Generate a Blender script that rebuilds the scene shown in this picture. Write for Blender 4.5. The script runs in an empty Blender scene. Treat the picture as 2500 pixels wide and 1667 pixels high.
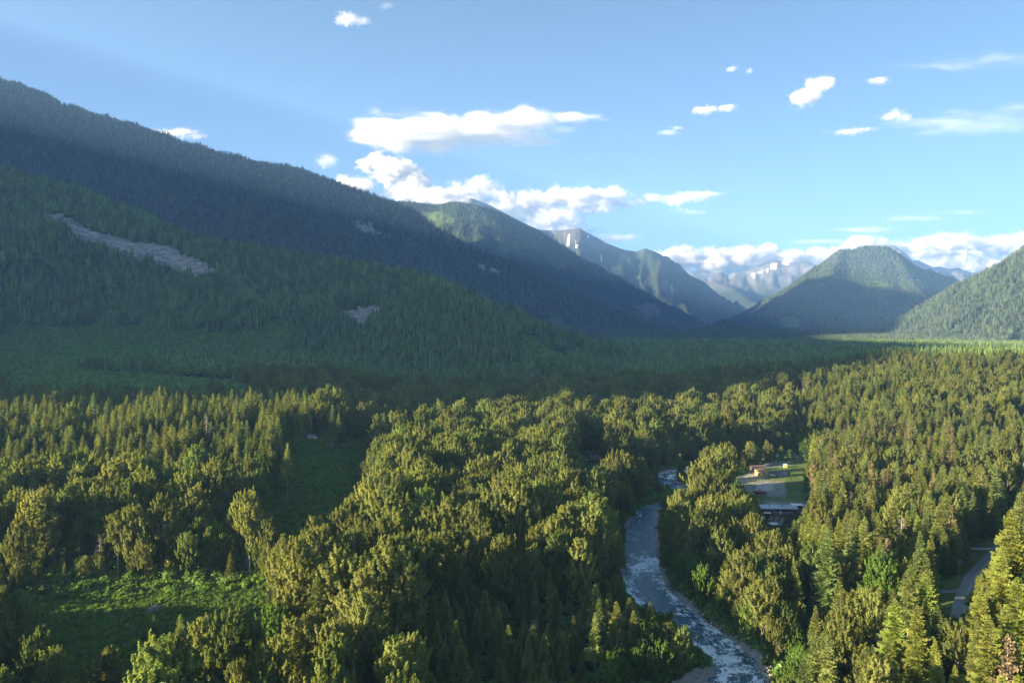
import bpy, math, random
import numpy as np
from mathutils import Vector

random.seed(7)
rng = np.random.default_rng(11)
sc = bpy.context.scene
col = sc.collection

# ------------------------------------------------------------------ camera, sky, sun, exposure
F = 1944.0          # focal length in photo pixels (2500 wide)
VH = 785.0          # horizon row
CAMZ = 120.0
cam_d = bpy.data.cameras.new('camera')
cam = bpy.data.objects.new('camera', cam_d); col.objects.link(cam)
cam.location = (0, 0, CAMZ); cam.rotation_euler = (math.pi/2, 0, 0)
cam_d.sensor_width = 36; cam_d.lens = 36*F/2500.0
cam_d.shift_y = -(833.5-VH)/2500.0
cam_d.clip_start = 1; cam_d.clip_end = 90000
sc.camera = cam

SUN_A = math.radians(17)      # direction the light travels in plan, from +x towards +y
SUN_E = math.radians(12.5)
Ldir = Vector((math.cos(SUN_A)*math.cos(SUN_E), math.sin(SUN_A)*math.cos(SUN_E), -math.sin(SUN_E)))
world = bpy.data.worlds.new('World'); sc.world = world; world.use_nodes = True
wn = world.node_tree
bg = wn.nodes['Background']
sky = wn.nodes.new('ShaderNodeTexSky'); sky.sky_type = 'NISHITA'; sky.sun_disc = False
sky.sun_elevation = SUN_E
# sun_rotation: clockwise from +y; the sun stands at -Ldir
sky.sun_rotation = math.atan2(-Ldir.x, -Ldir.y)
sky.altitude = 1200; sky.air_density = 0.36; sky.dust_density = 1.1; sky.ozone_density = 1.1
tint = wn.nodes.new('ShaderNodeMix'); tint.data_type = 'RGBA'; tint.blend_type = 'MULTIPLY'; tint.inputs[0].default_value = 1
wn.links.new(sky.outputs[0], tint.inputs[6]); tint.inputs[7].default_value = (0.82, 0.925, 0.87, 1)
wn.links.new(tint.outputs[2], bg.inputs[0]); bg.inputs[1].default_value = 0.05
sun_d = bpy.data.lights.new('sun', 'SUN'); sun_d.energy = 5.0; sun_d.angle = math.radians(0.5)
sun_d.color = (1.0, 0.81, 0.51)
sun = bpy.data.objects.new('sun', sun_d); col.objects.link(sun)
sun.rotation_euler = Ldir.to_track_quat('-Z', 'Y').to_euler()
sc.view_settings.view_transform = 'Standard'; sc.view_settings.look = 'None'
sc.view_settings.gamma = 1; sc.view_settings.use_curve_mapping = False
sc.view_settings.exposure = 2.84
sc.render.engine = 'CYCLES'
cy = sc.cycles
DENOISE = True
cy.use_denoising = DENOISE
try: cy.denoiser = 'OPENIMAGEDENOISE'
except Exception: pass
cy.max_bounces = 6; cy.diffuse_bounces = 3; cy.glossy_bounces = 2; cy.transmission_bounces = 3
cy.volume_bounces = 3; cy.transparent_max_bounces = 6
cy.volume_step_rate = 0.45; cy.volume_max_steps = 160
cy.sample_clamp_indirect = 4
try:
    cy.denoising_input_passes = 'RGB_ALBEDO_NORMAL'; cy.denoising_prefilter = 'ACCURATE'
except Exception: pass

HAZE_DENSITY = 4.9e-5
FAST_CLOUDS = True

# ------------------------------------------------------------------ small helpers
def smooth(a, b, x):
    t = np.clip((x-a)/(b-a), 0, 1); return t*t*(3-2*t)

def _hash(ix, iy, seed):
    h = (ix.astype(np.int64)*374761393 + iy.astype(np.int64)*668265263 + seed*1442695041) & 0xffffffff
    h = ((h ^ (h >> 13))*1274126177) & 0xffffffff
    h = (h ^ (h >> 16)) & 0xffff
    return h/65535.0

def vnoise(x, y, seed=0):
    ix = np.floor(x); iy = np.floor(y); fx = x-ix; fy = y-iy
    fx = fx*fx*fx*(fx*(fx*6-15)+10); fy = fy*fy*fy*(fy*(fy*6-15)+10)
    a = _hash(ix, iy, seed); b = _hash(ix+1, iy, seed); c = _hash(ix, iy+1, seed); d = _hash(ix+1, iy+1, seed)
    return (a*(1-fx)+b*fx)*(1-fy)+(c*(1-fx)+d*fx)*fy

def fbm(x, y, oct=5, seed=0, ridged=False, gain=0.5):
    s = 0; amp = 1; tot = 0
    ca, sa = math.cos(0.6), math.sin(0.6)
    for k in range(oct):
        n = vnoise(x, y, seed+k*17)
        if ridged: n = 1-np.abs(2*n-1)
        s = s+n*amp; tot += amp; amp *= gain
        x, y = (x*ca-y*sa)*2.03+5.1, (x*sa+y*ca)*2.03-3.7
    return s/tot

def inpoly(px, py, poly):
    px = np.asarray(px, float); py = np.asarray(py, float)
    inside = np.zeros(px.shape, bool)
    n = len(poly); j = n-1
    for i in range(n):
        xi, yi = poly[i]; xj, yj = poly[j]
        if yi != yj:
            c = ((yi > py) != (yj > py)) & (px < (xj-xi)*(py-yi)/(yj-yi)+xi)
            inside ^= c
        j = i
    return inside

def project(x, y, z):
    y = np.maximum(y, 1.0)
    return 1250+x/y*F, VH-(z-CAMZ)/y*F

def at_plane(u, v, z):
    y = (CAMZ-z)*F/(v-VH); return ((u-1250)/F*y, y)

def at_depth(u, v, y):
    return ((u-1250)/F*y, y, CAMZ+(VH-v)/F*y)

def polyline_near(x, y, pts, vals):
    """distance to a polyline and the values interpolated at the nearest point"""
    best = np.full(x.shape, 1e18); out = [np.zeros(x.shape) for _ in vals]
    for i in range(len(pts)-1):
        ax, ay = pts[i]; bx, by = pts[i+1]
        dx, dy = bx-ax, by-ay; L2 = dx*dx+dy*dy+1e-9
        t = np.clip(((x-ax)*dx+(y-ay)*dy)/L2, 0, 1)
        d2 = (x-ax-t*dx)**2+(y-ay-t*dy)**2
        m = d2 < best; best = np.where(m, d2, best)
        for k, v in enumerate(vals):
            out[k] = np.where(m, v[i]*(1-t)+v[i+1]*t, out[k])
    return np.sqrt(best), out

# ------------------------------------------------------------------ the river's course
WATER_Z = -1.2
river_c = [(1480,1900,14),(1600,1800,15),(1740,1715,14),(1806,1655,12),(1795,1612,11),(1748,1575,11.5),(1690,1525,12),(1628,1478,13),(1587,1438,12.5),
           (1572,1396,11.7),(1571,1340,11),(1569,1290,10.3),(1588,1248,9.5),(1628,1230,8),(1676,1214,8),(1686,1201,9),(1652,1190,9.5),
           (1622,1176,9.5),(1626,1163,10),(1652,1153,11),(1690,1146,10),(1760,1138,9),(1850,1126,8),(1900,1117,8),(1950,1112,8),(2010,1104,8)]
RIV = [at_plane(u, v, WATER_Z) for u, v, w in river_c]
RIVW = [w-(2.6 if 1230 < v < 1700 else 0.5) for u, v, w in river_c]
RIV = [(x-(1.6 if 1230 < c[1] < 1540 else 0), y) for (x, y), c in zip(RIV, river_c)]

# ------------------------------------------------------------------ ridges: crest traced (u, v, distance), slope of the flanks
RIDGES = {
 'near_hill': (0.56, [(-900,150,2700),(-500,280,2700),(-200,360,2650),(0,415,2600),(191,468,2580),(351,532,2540),(489,590,2480),(638,614,2420),(744,632,2380),(914,655,2320),
               (1042,678,2280),(1130,712,2240),(1200,752,2200),(1290,795,2150),(1414,828,2150),(1500,850,2200),(1560,872,2150)]),
 'near_hill#': (0.52, [(914,655,2320),(985,745,2050),(1060,812,1860),(1130,870,1700)]),
 'near_hill##': (0.5, [(1042,690,2150),(1170,765,1850),(1290,832,1680),(1400,888,1560)]),
 'forested_mountain': (0.92, [(-1500,-130,4700),(-600,-40,4700),(-250,95,4700),(0,187,4800),(85,213,4820),(159,250,4850),(244,278,4880),(351,308,4900),(446,342,4930),(553,374,4950),(659,399,4980),
               (744,412,5000),(850,452,5050),(957,489,5100),(1010,512,5150),(1063,553,5200),(1148,602,5250),(1254,640,5300),(1361,697,5400),(1467,744,5500),(1573,783,5600),(1680,806,5700)]),
 'forested_mountain#': (0.9, [(744,412,5000),(640,470,4450),(560,560,3900)]),
 'middle_mountain': (0.72, [(500,480,8300),(800,500,8400),(900,497,8400),(978,490,8450),(1063,499,8500),(1116,492,8500),(1159,497,8500),(1233,521,8550),(1318,563,8600),(1382,606,8600),
               (1488,664,8700),(1595,723,8800),(1658,755,8800),(1722,790,8900),(1790,806,9000)]),
 'middle_mountain#': (0.8, [(1159,497,8500),(1230,600,7800),(1330,690,7300),(1420,760,7000)]),
 'middle_mountain##': (0.8, [(1000,492,8450),(1020,580,7900),(1090,660,7500)]),
 'clouded_mountain': (0.75, [(1150,480,12600),(1318,555,12500),(1361,556,12500),(1414,552,12500),(1446,572,12500),(1478,592,12500),(1520,605,12500),(1552,607,12500),(1576,601,12500),(1600,613,12500),
               (1658,648,12500),(1722,690,12500),(1765,722,12500),(1818,760,12500),(1870,798,12500)]),
 'clouded_mountain#': (0.85, [(1576,601,12500),(1560,680,11600),(1600,750,10800)]),
 'snow_peak': (0.8, [(1640,700,18000),(1713,675,18000),(1732,680,18000),(1745,668,18000),(1759,659,18000),(1772,667,18000),(1785,662,18000),(1798,656,18000),(1815,664,18000),(1840,650,18000),(1874,638,18000),(1890,634,18000),(1908,637,18000),
               (1934,633,18000),(1950,637,18000),(1968,635,18000),(1997,644,18000),(2040,662,18000),(2100,700,18000)]),
 'snow_peak#': (0.8, [(1732,680,18000),(1790,700,16500),(1850,740,15500)]),
 'distant_ridge': (0.7, [(2050,640,15200),(2150,610,15100),(2176,592,15000),(2190,603,15000),(2214,627,15000),(2248,637,15000),(2287,650,15000),(2329,651,15000),(2363,659,15000),(2397,662,15000),(2450,675,15000),(2550,690,15000)]),
 'dome_mountain': (0.74, [(1770,806,8700),(1798,780,8700),(1853,748,8650),(1883,731,8600),(1917,710,8600),(1942,684,8550),(1968,663,8500),(2002,646,8500),(2023,627,8500),(2040,614,8500),(2057,608,8500),(2095,603,8500),
               (2125,599,8500),(2150,597,8500),(2172,605,8500),(2197,629,8500),(2223,644,8500),(2265,659,8500),(2308,671,8500),(2346,686,8500),(2400,710,8500),(2480,760,8500)]),
 'dome_mountain#': (0.8, [(2057,608,8500),(2010,700,7700),(1960,770,7100)]),
 'dome_mountain##': (0.8, [(2172,605,8500),(2230,700,7600),(2290,760,7000)]),
 'knoll': (0.75, [(1708,818,5300),(1738,797,5250),(1755,785,5250),(1772,782,5250),(1793,789,5250),(1815,801,5250),(1858,818,5300)]),
 'right_mountain': (0.6, [(3300,330,3600),(2900,440,3800),(2700,515,4000),(2560,575,4150),(2500,605,4250),(2474,620,4280),(2444,641,4300),(2414,659,4350),(2393,671,4400),(2350,688,4450),(2321,705,4500),
               (2295,722,4550),(2265,748,4650),(2244,769,4750),(2180,782,4900),(2138,803,5000),(2100,818,5100)]),
}
def ridge_world(lst):
    return [at_depth(u, v, y) for u, v, y in lst]
RW = {k: (s, ridge_world(l)) for k, (s, l) in RIDGES.items()}
# unseen mountain added outside the frame, its crest shaped to shade the valley
RW['shade_mountain'] = (1.0, [(-4500,-492,500),(-4500,-479,1000),(-4500,-467,1200),(-4500,-443,1255),(-4500,-223,1285),(-4500,299,1395),(-4500,1345,1405),(-4500,1793,1425),(-4500,2077,1460),(-4500,2614,1810),(-4500,3541,2140),(-4500,4402,2270),(-4500,5215,2350),(-4500,5995,2350),(-4500,6366,2100),(-4500,6784,1200)])
MATOF = list(RW.keys())

def height(x, y, full=False):
    r = np.hypot(x, y)
    floor = smooth(800, 6000, y)*42+smooth(6000, 14000, y)*25
    z = floor.copy()
    # left terrace with its open bank
    tz = smooth(0.15, 0.275, -x/np.maximum(y, 60))*smooth(440, 660, y)*19
    tz += smooth(0.10, 0.25, -x/np.maximum(y, 60))*smooth(150, 420, y)*5
    z += tz*smooth(2500, 1500, y)
    z += smooth(-200, -1100, x)*smooth(900, 1500, y)*smooth(2800, 1900, y)*26
    # right hand hill and the near bank on the right
    z += 54*np.exp(-((x-680)/250)**2/2-((y-1150)/300)**2/2)
    z += 25*np.exp(-((x-1300)/500)**2/2-((y-2100)/500)**2/2)
    z += 74*np.exp(-((x-245)/78)**2/2-((y-182)/78)**2/2)
    z += (fbm(x/170, y/170, 4, 3)-0.5)*7*smooth(200, 700, r)
    z += (fbm(x/45, y/45, 3, 9)-0.5)*2.2
    floorz = z.copy()
    best = np.zeros(x.shape, int)*0-1
    warp = (fbm(x/900, y/900, 4, 21)-0.5)
    g1 = fbm(x/520+warp*0.9, y/520, 5, 31, ridged=True)
    g2 = fbm(x/150, y/150, 4, 41, ridged=True)
    crag = fbm(x/420, y/420, 6, 51, ridged=True, gain=0.6)
    for k, (s, pts) in RW.items():
        i = MATOF.index(k)
        xs = np.array([p[0] for p in pts]); ys = np.array([p[1] for p in pts]); zs = np.array([p[2] for p in pts])
        reach = (zs.max())/s*1.5+400
        m = (x > xs.min()-reach) & (x < xs.max()+reach) & (y > ys.min()-reach) & (y < ys.max()+reach)
        if not m.any(): continue
        xm, ym = x[m], y[m]
        d, (zc,) = polyline_near(xm, ym, [(p[0], p[1]) for p in pts], [zs])
        rel = np.maximum(zc-floorz[m], 1.0)
        far = min(1.0, 0.5+ys.mean()/14000)
        gul = (g1[m]-0.55)*235*smooth(30, 700*far, d)*(np.clip(rel/230, 0.15, 0.85) if k.startswith('near_hill') else np.clip(rel/500, 0.12, 1))+(g2[m]-0.55)*46*smooth(5, 200, d)*np.clip(rel/300, 0.1, 1)
        if k.startswith('snow') or k.startswith('distant') or k.startswith('clouded'):
            gul += (crag[m]-0.5)*330*smooth(20, 500, d)
        p = 1.35
        W = rel*p/s
        h = rel*np.maximum(0, 1-d/W)**p
        zz = floorz[m]+h+gul*smooth(0, 60, h)
        zi = z[m]
        mm = zz > zi+2
        zi2 = np.where(zz > zi, zz, zi)
        z[m] = zi2
        b = best[m]; b[mm] = i; best[m] = b
    # the river bed
    d, (w,) = polyline_near(x, y, RIV, [RIVW])
    near = (r < 1400)
    bank = smooth(1.6, -2.2, d-w)
    lowland = smooth(45, 12, d-w)
    z = np.where(near & (lowland > 0), z*(1-lowland)+np.minimum(z, 0.6)*lowland, z)
    z = np.where(near, z-bank*2.6, z)
    # low gravel bars
    for bu, bv, br in ((1690, 1640, 8), (1676, 1172, 9), (1755, 1508, 5), (1648, 1440, 4), (1614, 1300, 3)):
        bx, by = at_plane(bu, bv, 0); z = np.where(near, np.maximum(z, -0.6-((x-bx)**2+((y-by)*.6)**2)/br**2*1.5), z)
    return (z, best) if full else z

# ------------------------------------------------------------------ polar terrain grid
th = np.concatenate([np.arange(-180, -46, 1.0), np.arange(-46, -35, 0.35), np.arange(-35, 35, 0.115), np.arange(35, 46, 0.35), np.arange(46, 180, 2.0)])
rr = np.exp(np.arange(math.log(55), math.log(21000), 0.0108))
TH, R = np.meshgrid(np.radians(th), rr)          # rows = radius
GX = R*np.sin(TH); GY = R*np.cos(TH)
GZ, GB = height(GX.ravel(), GY.ravel(), True)
GZ = GZ.reshape(GX.shape); GB = GB.reshape(GX.shape)
NR, NT = GX.shape

def ground(x, y):
    """terrain height by interpolation in the polar grid"""
    x = np.asarray(x, float); y = np.asarray(y, float)
    r = np.clip(np.hypot(x, y), rr[0], rr[-2]); t = np.degrees(np.arctan2(x, y))
    fi = (np.log(r)-math.log(rr[0]))/0.0108; i = np.clip(fi.astype(int), 0, NR-2); a = fi-i
    j = np.clip(np.searchsorted(th, t)-1, 0, NT-2); b = np.clip((t-th[j])/(th[j+1]-th[j]), 0, 1)
    return (GZ[i, j]*(1-a)+GZ[i+1, j]*a)*(1-b)+(GZ[i, j+1]*(1-a)+GZ[i+1, j+1]*a)*b

def hit(u, v):
    """where the line of sight through photo pixel (u, v) meets the ground"""
    t = math.degrees(math.atan((u-1250)/F)); k = F/math.cos(math.radians(t))
    dist = np.exp(np.arange(math.log(60), math.log(20800), 0.002))
    yy = dist*math.cos(math.radians(t)); xx = dist*math.sin(math.radians(t))
    g = ground(xx, yy); zz = CAMZ+(VH-v)/F*yy
    idx = np.nonzero(zz <= g)[0]
    i = idx[0] if len(idx) else len(yy)-1
    return float(xx[i]), float(yy[i]), float(g[i])

# running horizon for visibility tests
EL = (GZ-CAMZ)/GY.clip(1)
RUN = np.maximum.accumulate(np.where(GY > 0, EL, -9), axis=0)
def visible(x, y, z, top):
    r = np.clip(np.hypot(x, y), rr[0], rr[-2]); t = np.degrees(np.arctan2(x, y))
    i = np.clip(((np.log(r)-math.log(rr[0]))/0.0108).astype(int)-2, 0, NR-2); j = np.clip(np.searchsorted(th, t)-1, 0, NT-2)
    return (z+top-CAMZ)/np.maximum(y, 1) > RUN[i, j]-0.0005

def mesh_np(name, V, Q, tris=None, mat=None, smooth_shade=False):
    me = bpy.data.meshes.new(name)
    V = np.asarray(V, np.float32); Q = np.asarray(Q, np.int32).reshape(-1, 4)
    T = np.asarray(tris, np.int32).reshape(-1, 3) if tris is not None and len(tris) else np.zeros((0, 3), np.int32)
    me.vertices.add(len(V)); me.vertices.foreach_set('co', V.ravel())
    loops = np.concatenate([Q.ravel(), T.ravel()])
    me.loops.add(len(loops)); me.loops.foreach_set('vertex_index', loops)
    n = len(Q)+len(T)
    me.polygons.add(n)
    starts = np.concatenate([np.arange(len(Q))*4, len(Q)*4+np.arange(len(T))*3]).astype(np.int32)
    me.polygons.foreach_set('loop_start', starts)
    if smooth_shade: me.polygons.foreach_set('use_smooth', np.ones(n, bool))
    me.update(calc_edges=True); me.validate()
    if mat: me.materials.append(mat)
    return me

def link(name, me, parent=None, loc=None, rot=None, **props):
    o = bpy.data.objects.new(name, me); col.objects.link(o)
    if parent: o.parent = parent
    if loc is not None: o.location = loc
    if rot is not None: o.rotation_euler = rot
    for k, v in props.items(): o[k] = v
    return o

# ------------------------------------------------------------------ materials
class NT_:
    def __init__(s, name):
        s.m = bpy.data.materials.new(name); s.m.use_nodes = True; s.t = s.m.node_tree; s.t.nodes.clear()
        s.out = s.n('ShaderNodeOutputMaterial')
    def n(s, kind, **kw):
        nd = s.t.nodes.new(kind)
        for k, v in kw.items():
            if k.startswith('i_'):
                key = k[2:]; key = int(key) if key.isdigit() else key.replace('_', ' ')
                nd.inputs[key].default_value = v
            else: setattr(nd, k, v)
        return nd
    def l(s, a, b): s.t.links.new(a, b)
    def noise(s, scale, detail=4, vec=None, rough=0.55, dim='3D'):
        nd = s.n('ShaderNodeTexNoise', noise_dimensions=dim); nd.inputs['Scale'].default_value = scale
        nd.inputs['Detail'].default_value = detail; nd.inputs['Roughness'].default_value = rough
        if vec is not None: s.l(vec, nd.inputs['Vector'])
        return nd
    def ramp(s, fac, stops):
        r = s.n('ShaderNodeValToRGB'); e = r.color_ramp.elements
        while len(e) < len(stops): e.new(0.5)
        for i, (p, c) in enumerate(stops):
            e[i].position = p; e[i].color = (*c, 1) if len(c) == 3 else c
        s.l(fac, r.inputs[0]); return r
    def mix(s, fac, a, b, blend='MIX'):
        m = s.n('ShaderNodeMix', data_type='RGBA', blend_type=blend)
        for sock, v in ((m.inputs[0], fac), (m.inputs[6], a), (m.inputs[7], b)):
            if isinstance(v, (int, float)): sock.default_value = v
            elif isinstance(v, tuple): sock.default_value = (*v, 1) if len(v) == 3 else v
            else: s.l(v, sock)
        return m.outputs[2]
    def math(s, op, a, b=None, c=None, clamp=False):
        m = s.n('ShaderNodeMath', operation=op, use_clamp=clamp)
        for i, v in enumerate((a, b, c)):
            if v is None: continue
            if isinstance(v, (int, float)): m.inputs[i].default_value = v
            else: s.l(v, m.inputs[i])
        return m.outputs[0]

def foliage_mat(name, c1, c2, c3, trans=0.28, vary=0.5):
    t = NT_(name)
    oi = t.n('ShaderNodeObjectInfo')
    tc = t.n('ShaderNodeNewGeometry')
    nz = t.noise(0.35, 2, tc.outputs['Position'])
    base = t.ramp(oi.outputs['Random'], [(0.0, c1), (0.5, c2), (1.0, c3)]).outputs[0]
    wn_ = t.n('ShaderNodeTexWhiteNoise', noise_dimensions='1D'); t.l(oi.outputs['Random'], wn_.inputs['W'])
    v = t.math('MULTIPLY', t.math('MULTIPLY_ADD', nz.outputs[0], 0.6, 0.7), t.math('MULTIPLY_ADD', wn_.outputs['Value'], vary, 1-vary*.5))
    colr = t.mix(1.0, base, (1, 1, 1), 'MULTIPLY')
    hs = t.n('ShaderNodeHueSaturation'); t.l(colr, hs.inputs['Color']); t.l(v, hs.inputs['Value'])
    rn = t.math('MULTIPLY_ADD', tc.outputs['Random Per Island'], 0.02, 0.49); t.l(rn, hs.inputs['Hue'])
    d = t.n('ShaderNodeBsdfDiffuse'); t.l(hs.outputs[0], d.inputs[0])
    tr = t.n('ShaderNodeBsdfTranslucent')
    warm = t.mix(1.0, hs.outputs[0], (1.5, 1.45, 0.55), 'MULTIPLY'); t.l(warm, tr.inputs[0])
    mx = t.n('ShaderNodeMixShader', i_0=trans); t.l(d.outputs[0], mx.inputs[1]); t.l(tr.outputs[0], mx.inputs[2])
    t.l(mx.outputs[0], t.out.inputs[0]); return t.m

M = {}
M['cottonwood'] = foliage_mat('cottonwood leaves', (0.202,0.236,0.078), (0.230,0.246,0.086), (0.158,0.222,0.072), 0.5)
M['maple'] = foliage_mat('maple leaves', (0.096,0.192,0.038), (0.136,0.216,0.045), (0.096,0.168,0.035), 0.35)
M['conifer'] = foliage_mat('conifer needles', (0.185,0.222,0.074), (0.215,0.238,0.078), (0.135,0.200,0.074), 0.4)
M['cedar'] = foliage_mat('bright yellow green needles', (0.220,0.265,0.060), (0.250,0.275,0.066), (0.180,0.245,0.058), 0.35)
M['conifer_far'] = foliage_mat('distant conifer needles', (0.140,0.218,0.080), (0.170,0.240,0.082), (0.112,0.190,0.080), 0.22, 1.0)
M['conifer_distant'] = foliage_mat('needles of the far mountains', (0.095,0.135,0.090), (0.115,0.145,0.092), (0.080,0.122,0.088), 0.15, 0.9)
M['broad_far'] = foliage_mat('distant broadleaf leaves', (0.165,0.242,0.088), (0.189,0.248,0.088), (0.140,0.224,0.084), 0.3, 0.8)
M['brown'] = foliage_mat('dying rusty needles', (0.200,0.145,0.080), (0.210,0.165,0.095), (0.185,0.145,0.090), 0.1)
M['paleneedles'] = foliage_mat('thin pale needles', (0.190,0.160,0.075), (0.160,0.150,0.066), (0.180,0.140,0.070), 0.15)
M['shrub'] = foliage_mat('shrub leaves', (0.120,0.225,0.056), (0.175,0.250,0.062), (0.092,0.185,0.054), 0.42)
M['shrub_far'] = foliage_mat('distant shrub leaves', (0.150,0.285,0.080), (0.200,0.310,0.085), (0.120,0.240,0.075), 0.32)

def simple(name, c, rough=0.85, noise=0.0, scale=2.0, metal=0.0, bump=0.0):
    t = NT_(name); b = t.n('ShaderNodeBsdfPrincipled'); b.inputs['Roughness'].default_value = rough
    b.inputs['Metallic'].default_value = metal
    if noise:
        g = t.n('ShaderNodeNewGeometry'); n = t.noise(scale, 5, g.outputs['Position'])
        r = t.ramp(n.outputs[0], [(0.25, tuple(x*(1-noise) for x in c)), (0.75, tuple(min(1, x*(1+noise)) for x in c))])
        t.l(r.outputs[0], b.inputs['Base Color'])
        if bump:
            bp = t.n('ShaderNodeBump'); bp.inputs['Strength'].default_value = bump; t.l(n.outputs[0], bp.inputs['Height']); t.l(bp.outputs[0], b.inputs['Normal'])
    else: b.inputs['Base Color'].default_value = (*c, 1)
    t.l(b.outputs[0], t.out.inputs[0]); return t.m
M['bark'] = simple('grey brown bark', (0.20,0.16,0.12), 0.9, 0.35, 1.5, 0, 0.4)
M['barkpale'] = simple('pale dead wood', (0.36,0.32,0.28), 0.9, 0.25, 1.5)

def terrain_mat(name, veg1, veg2, rock_c, rocky=0.0, snow=False):
    t = NT_(name); g = t.n('ShaderNodeNewGeometry'); pos = g.outputs['Position']
    n1 = t.noise(0.004, 6, pos); n2 = t.noise(0.06, 6, pos); n3 = t.noise(0.4, 4, pos)
    veg = t.ramp(n2.outputs[0], [(0.3, veg1), (0.7, veg2)]).outputs[0]
    at = t.n('ShaderNodeAttribute', attribute_name='rock'); am = t.n('ShaderNodeAttribute', attribute_name='meadow'); ag = t.n('ShaderNodeAttribute', attribute_name='gravel')
    # bedded rock
    mp = t.n('ShaderNodeMapping'); mp.inputs['Scale'].default_value = (0.055, 0.055, 0.085); mp.inputs['Rotation'].default_value = (0.25, 0.3, 0); t.l(pos, mp.inputs[0])
    nr = t.noise(1.0, 8, mp.outputs[0], 0.7)
    rock = t.ramp(nr.outputs[0], [(0.36, tuple(c*0.42 for c in rock_c)), (0.5, tuple(c*.8 for c in rock_c)), (0.66, tuple(min(1, c*1.35) for c in rock_c))]).outputs[0]
    mead = t.ramp(n2.outputs[0], [(0.3, (0.085,0.140,0.040)), (0.7, (0.140,0.185,0.055))]).outputs[0]
    grav = t.ramp(n3.outputs[0], [(0.3, (0.26,0.235,0.21)), (0.7, (0.42,0.39,0.35))]).outputs[0]
    c = t.mix(am.outputs['Fac'], veg, mead)
    nk = t.noise(0.022, 5, pos, 0.65)
    rf = t.math('ADD', t.math('ADD', at.outputs['Fac'], t.math('MULTIPLY', t.math('SUBTRACT', nr.outputs[0], 0.5), 0.8)), t.math('MULTIPLY', t.math('SUBTRACT', nk.outputs[0], 0.5), 1.5))
    rf = t.math('MULTIPLY', t.math('SUBTRACT', rf, 0.42), 6.0, clamp=True)
    rf = t.math('MULTIPLY', rf, t.math('GREATER_THAN', at.outputs['Fac'], 0.02))
    c = t.mix(rf, c, rock)
    if rocky:
        sepz = t.n('ShaderNodeSeparateXYZ'); t.l(pos, sepz.inputs[0])
        hz = t.math('DIVIDE', t.math('SUBTRACT', sepz.outputs[2], rocky), 500.0)
        f2 = t.math('ADD', hz, t.math('MULTIPLY', t.math('SUBTRACT', n1.outputs[0], 0.5), 1.2), clamp=True)
        rk = t.ramp(t.noise(0.006, 8, pos, 0.7).outputs[0], [(0.35, (0.10,0.09,0.09)), (0.65, (0.24,0.21,0.20))]).outputs[0]
        c = t.mix(f2, c, rk)
    if snow:
        as_ = t.n('ShaderNodeAttribute', attribute_name='snow')
        sf = t.math('ADD', as_.outputs['Fac'], t.math('MULTIPLY', t.math('SUBTRACT', t.noise(0.012, 6, pos, 0.65).outputs[0], 0.5), 1.6))
        sf = t.math('MULTIPLY', t.math('SUBTRACT', sf, 0.5), 8.0, clamp=True)
        sf = t.math('MULTIPLY', sf, t.math('GREATER_THAN', as_.outputs['Fac'], 0.02))
        c = t.mix(sf, c, (0.82, 0.83, 0.86))
    c = t.mix(ag.outputs['Fac'], c, grav)
    b = t.n('ShaderNodeBsdfPrincipled'); b.inputs['Roughness'].default_value = 0.95; b.inputs['Specular IOR Level'].default_value = 0.1
    t.l(c, b.inputs['Base Color'])
    bp = t.n('ShaderNodeBump'); bp.inputs['Strength'].default_value = 0.8; bp.inputs['Distance'].default_value = 6.0
    t.l(nr.outputs[0], bp.inputs['Height']); t.l(bp.outputs[0], b.inputs['Normal'])
    t.l(b.outputs[0], t.out.inputs[0]); return t.m

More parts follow.
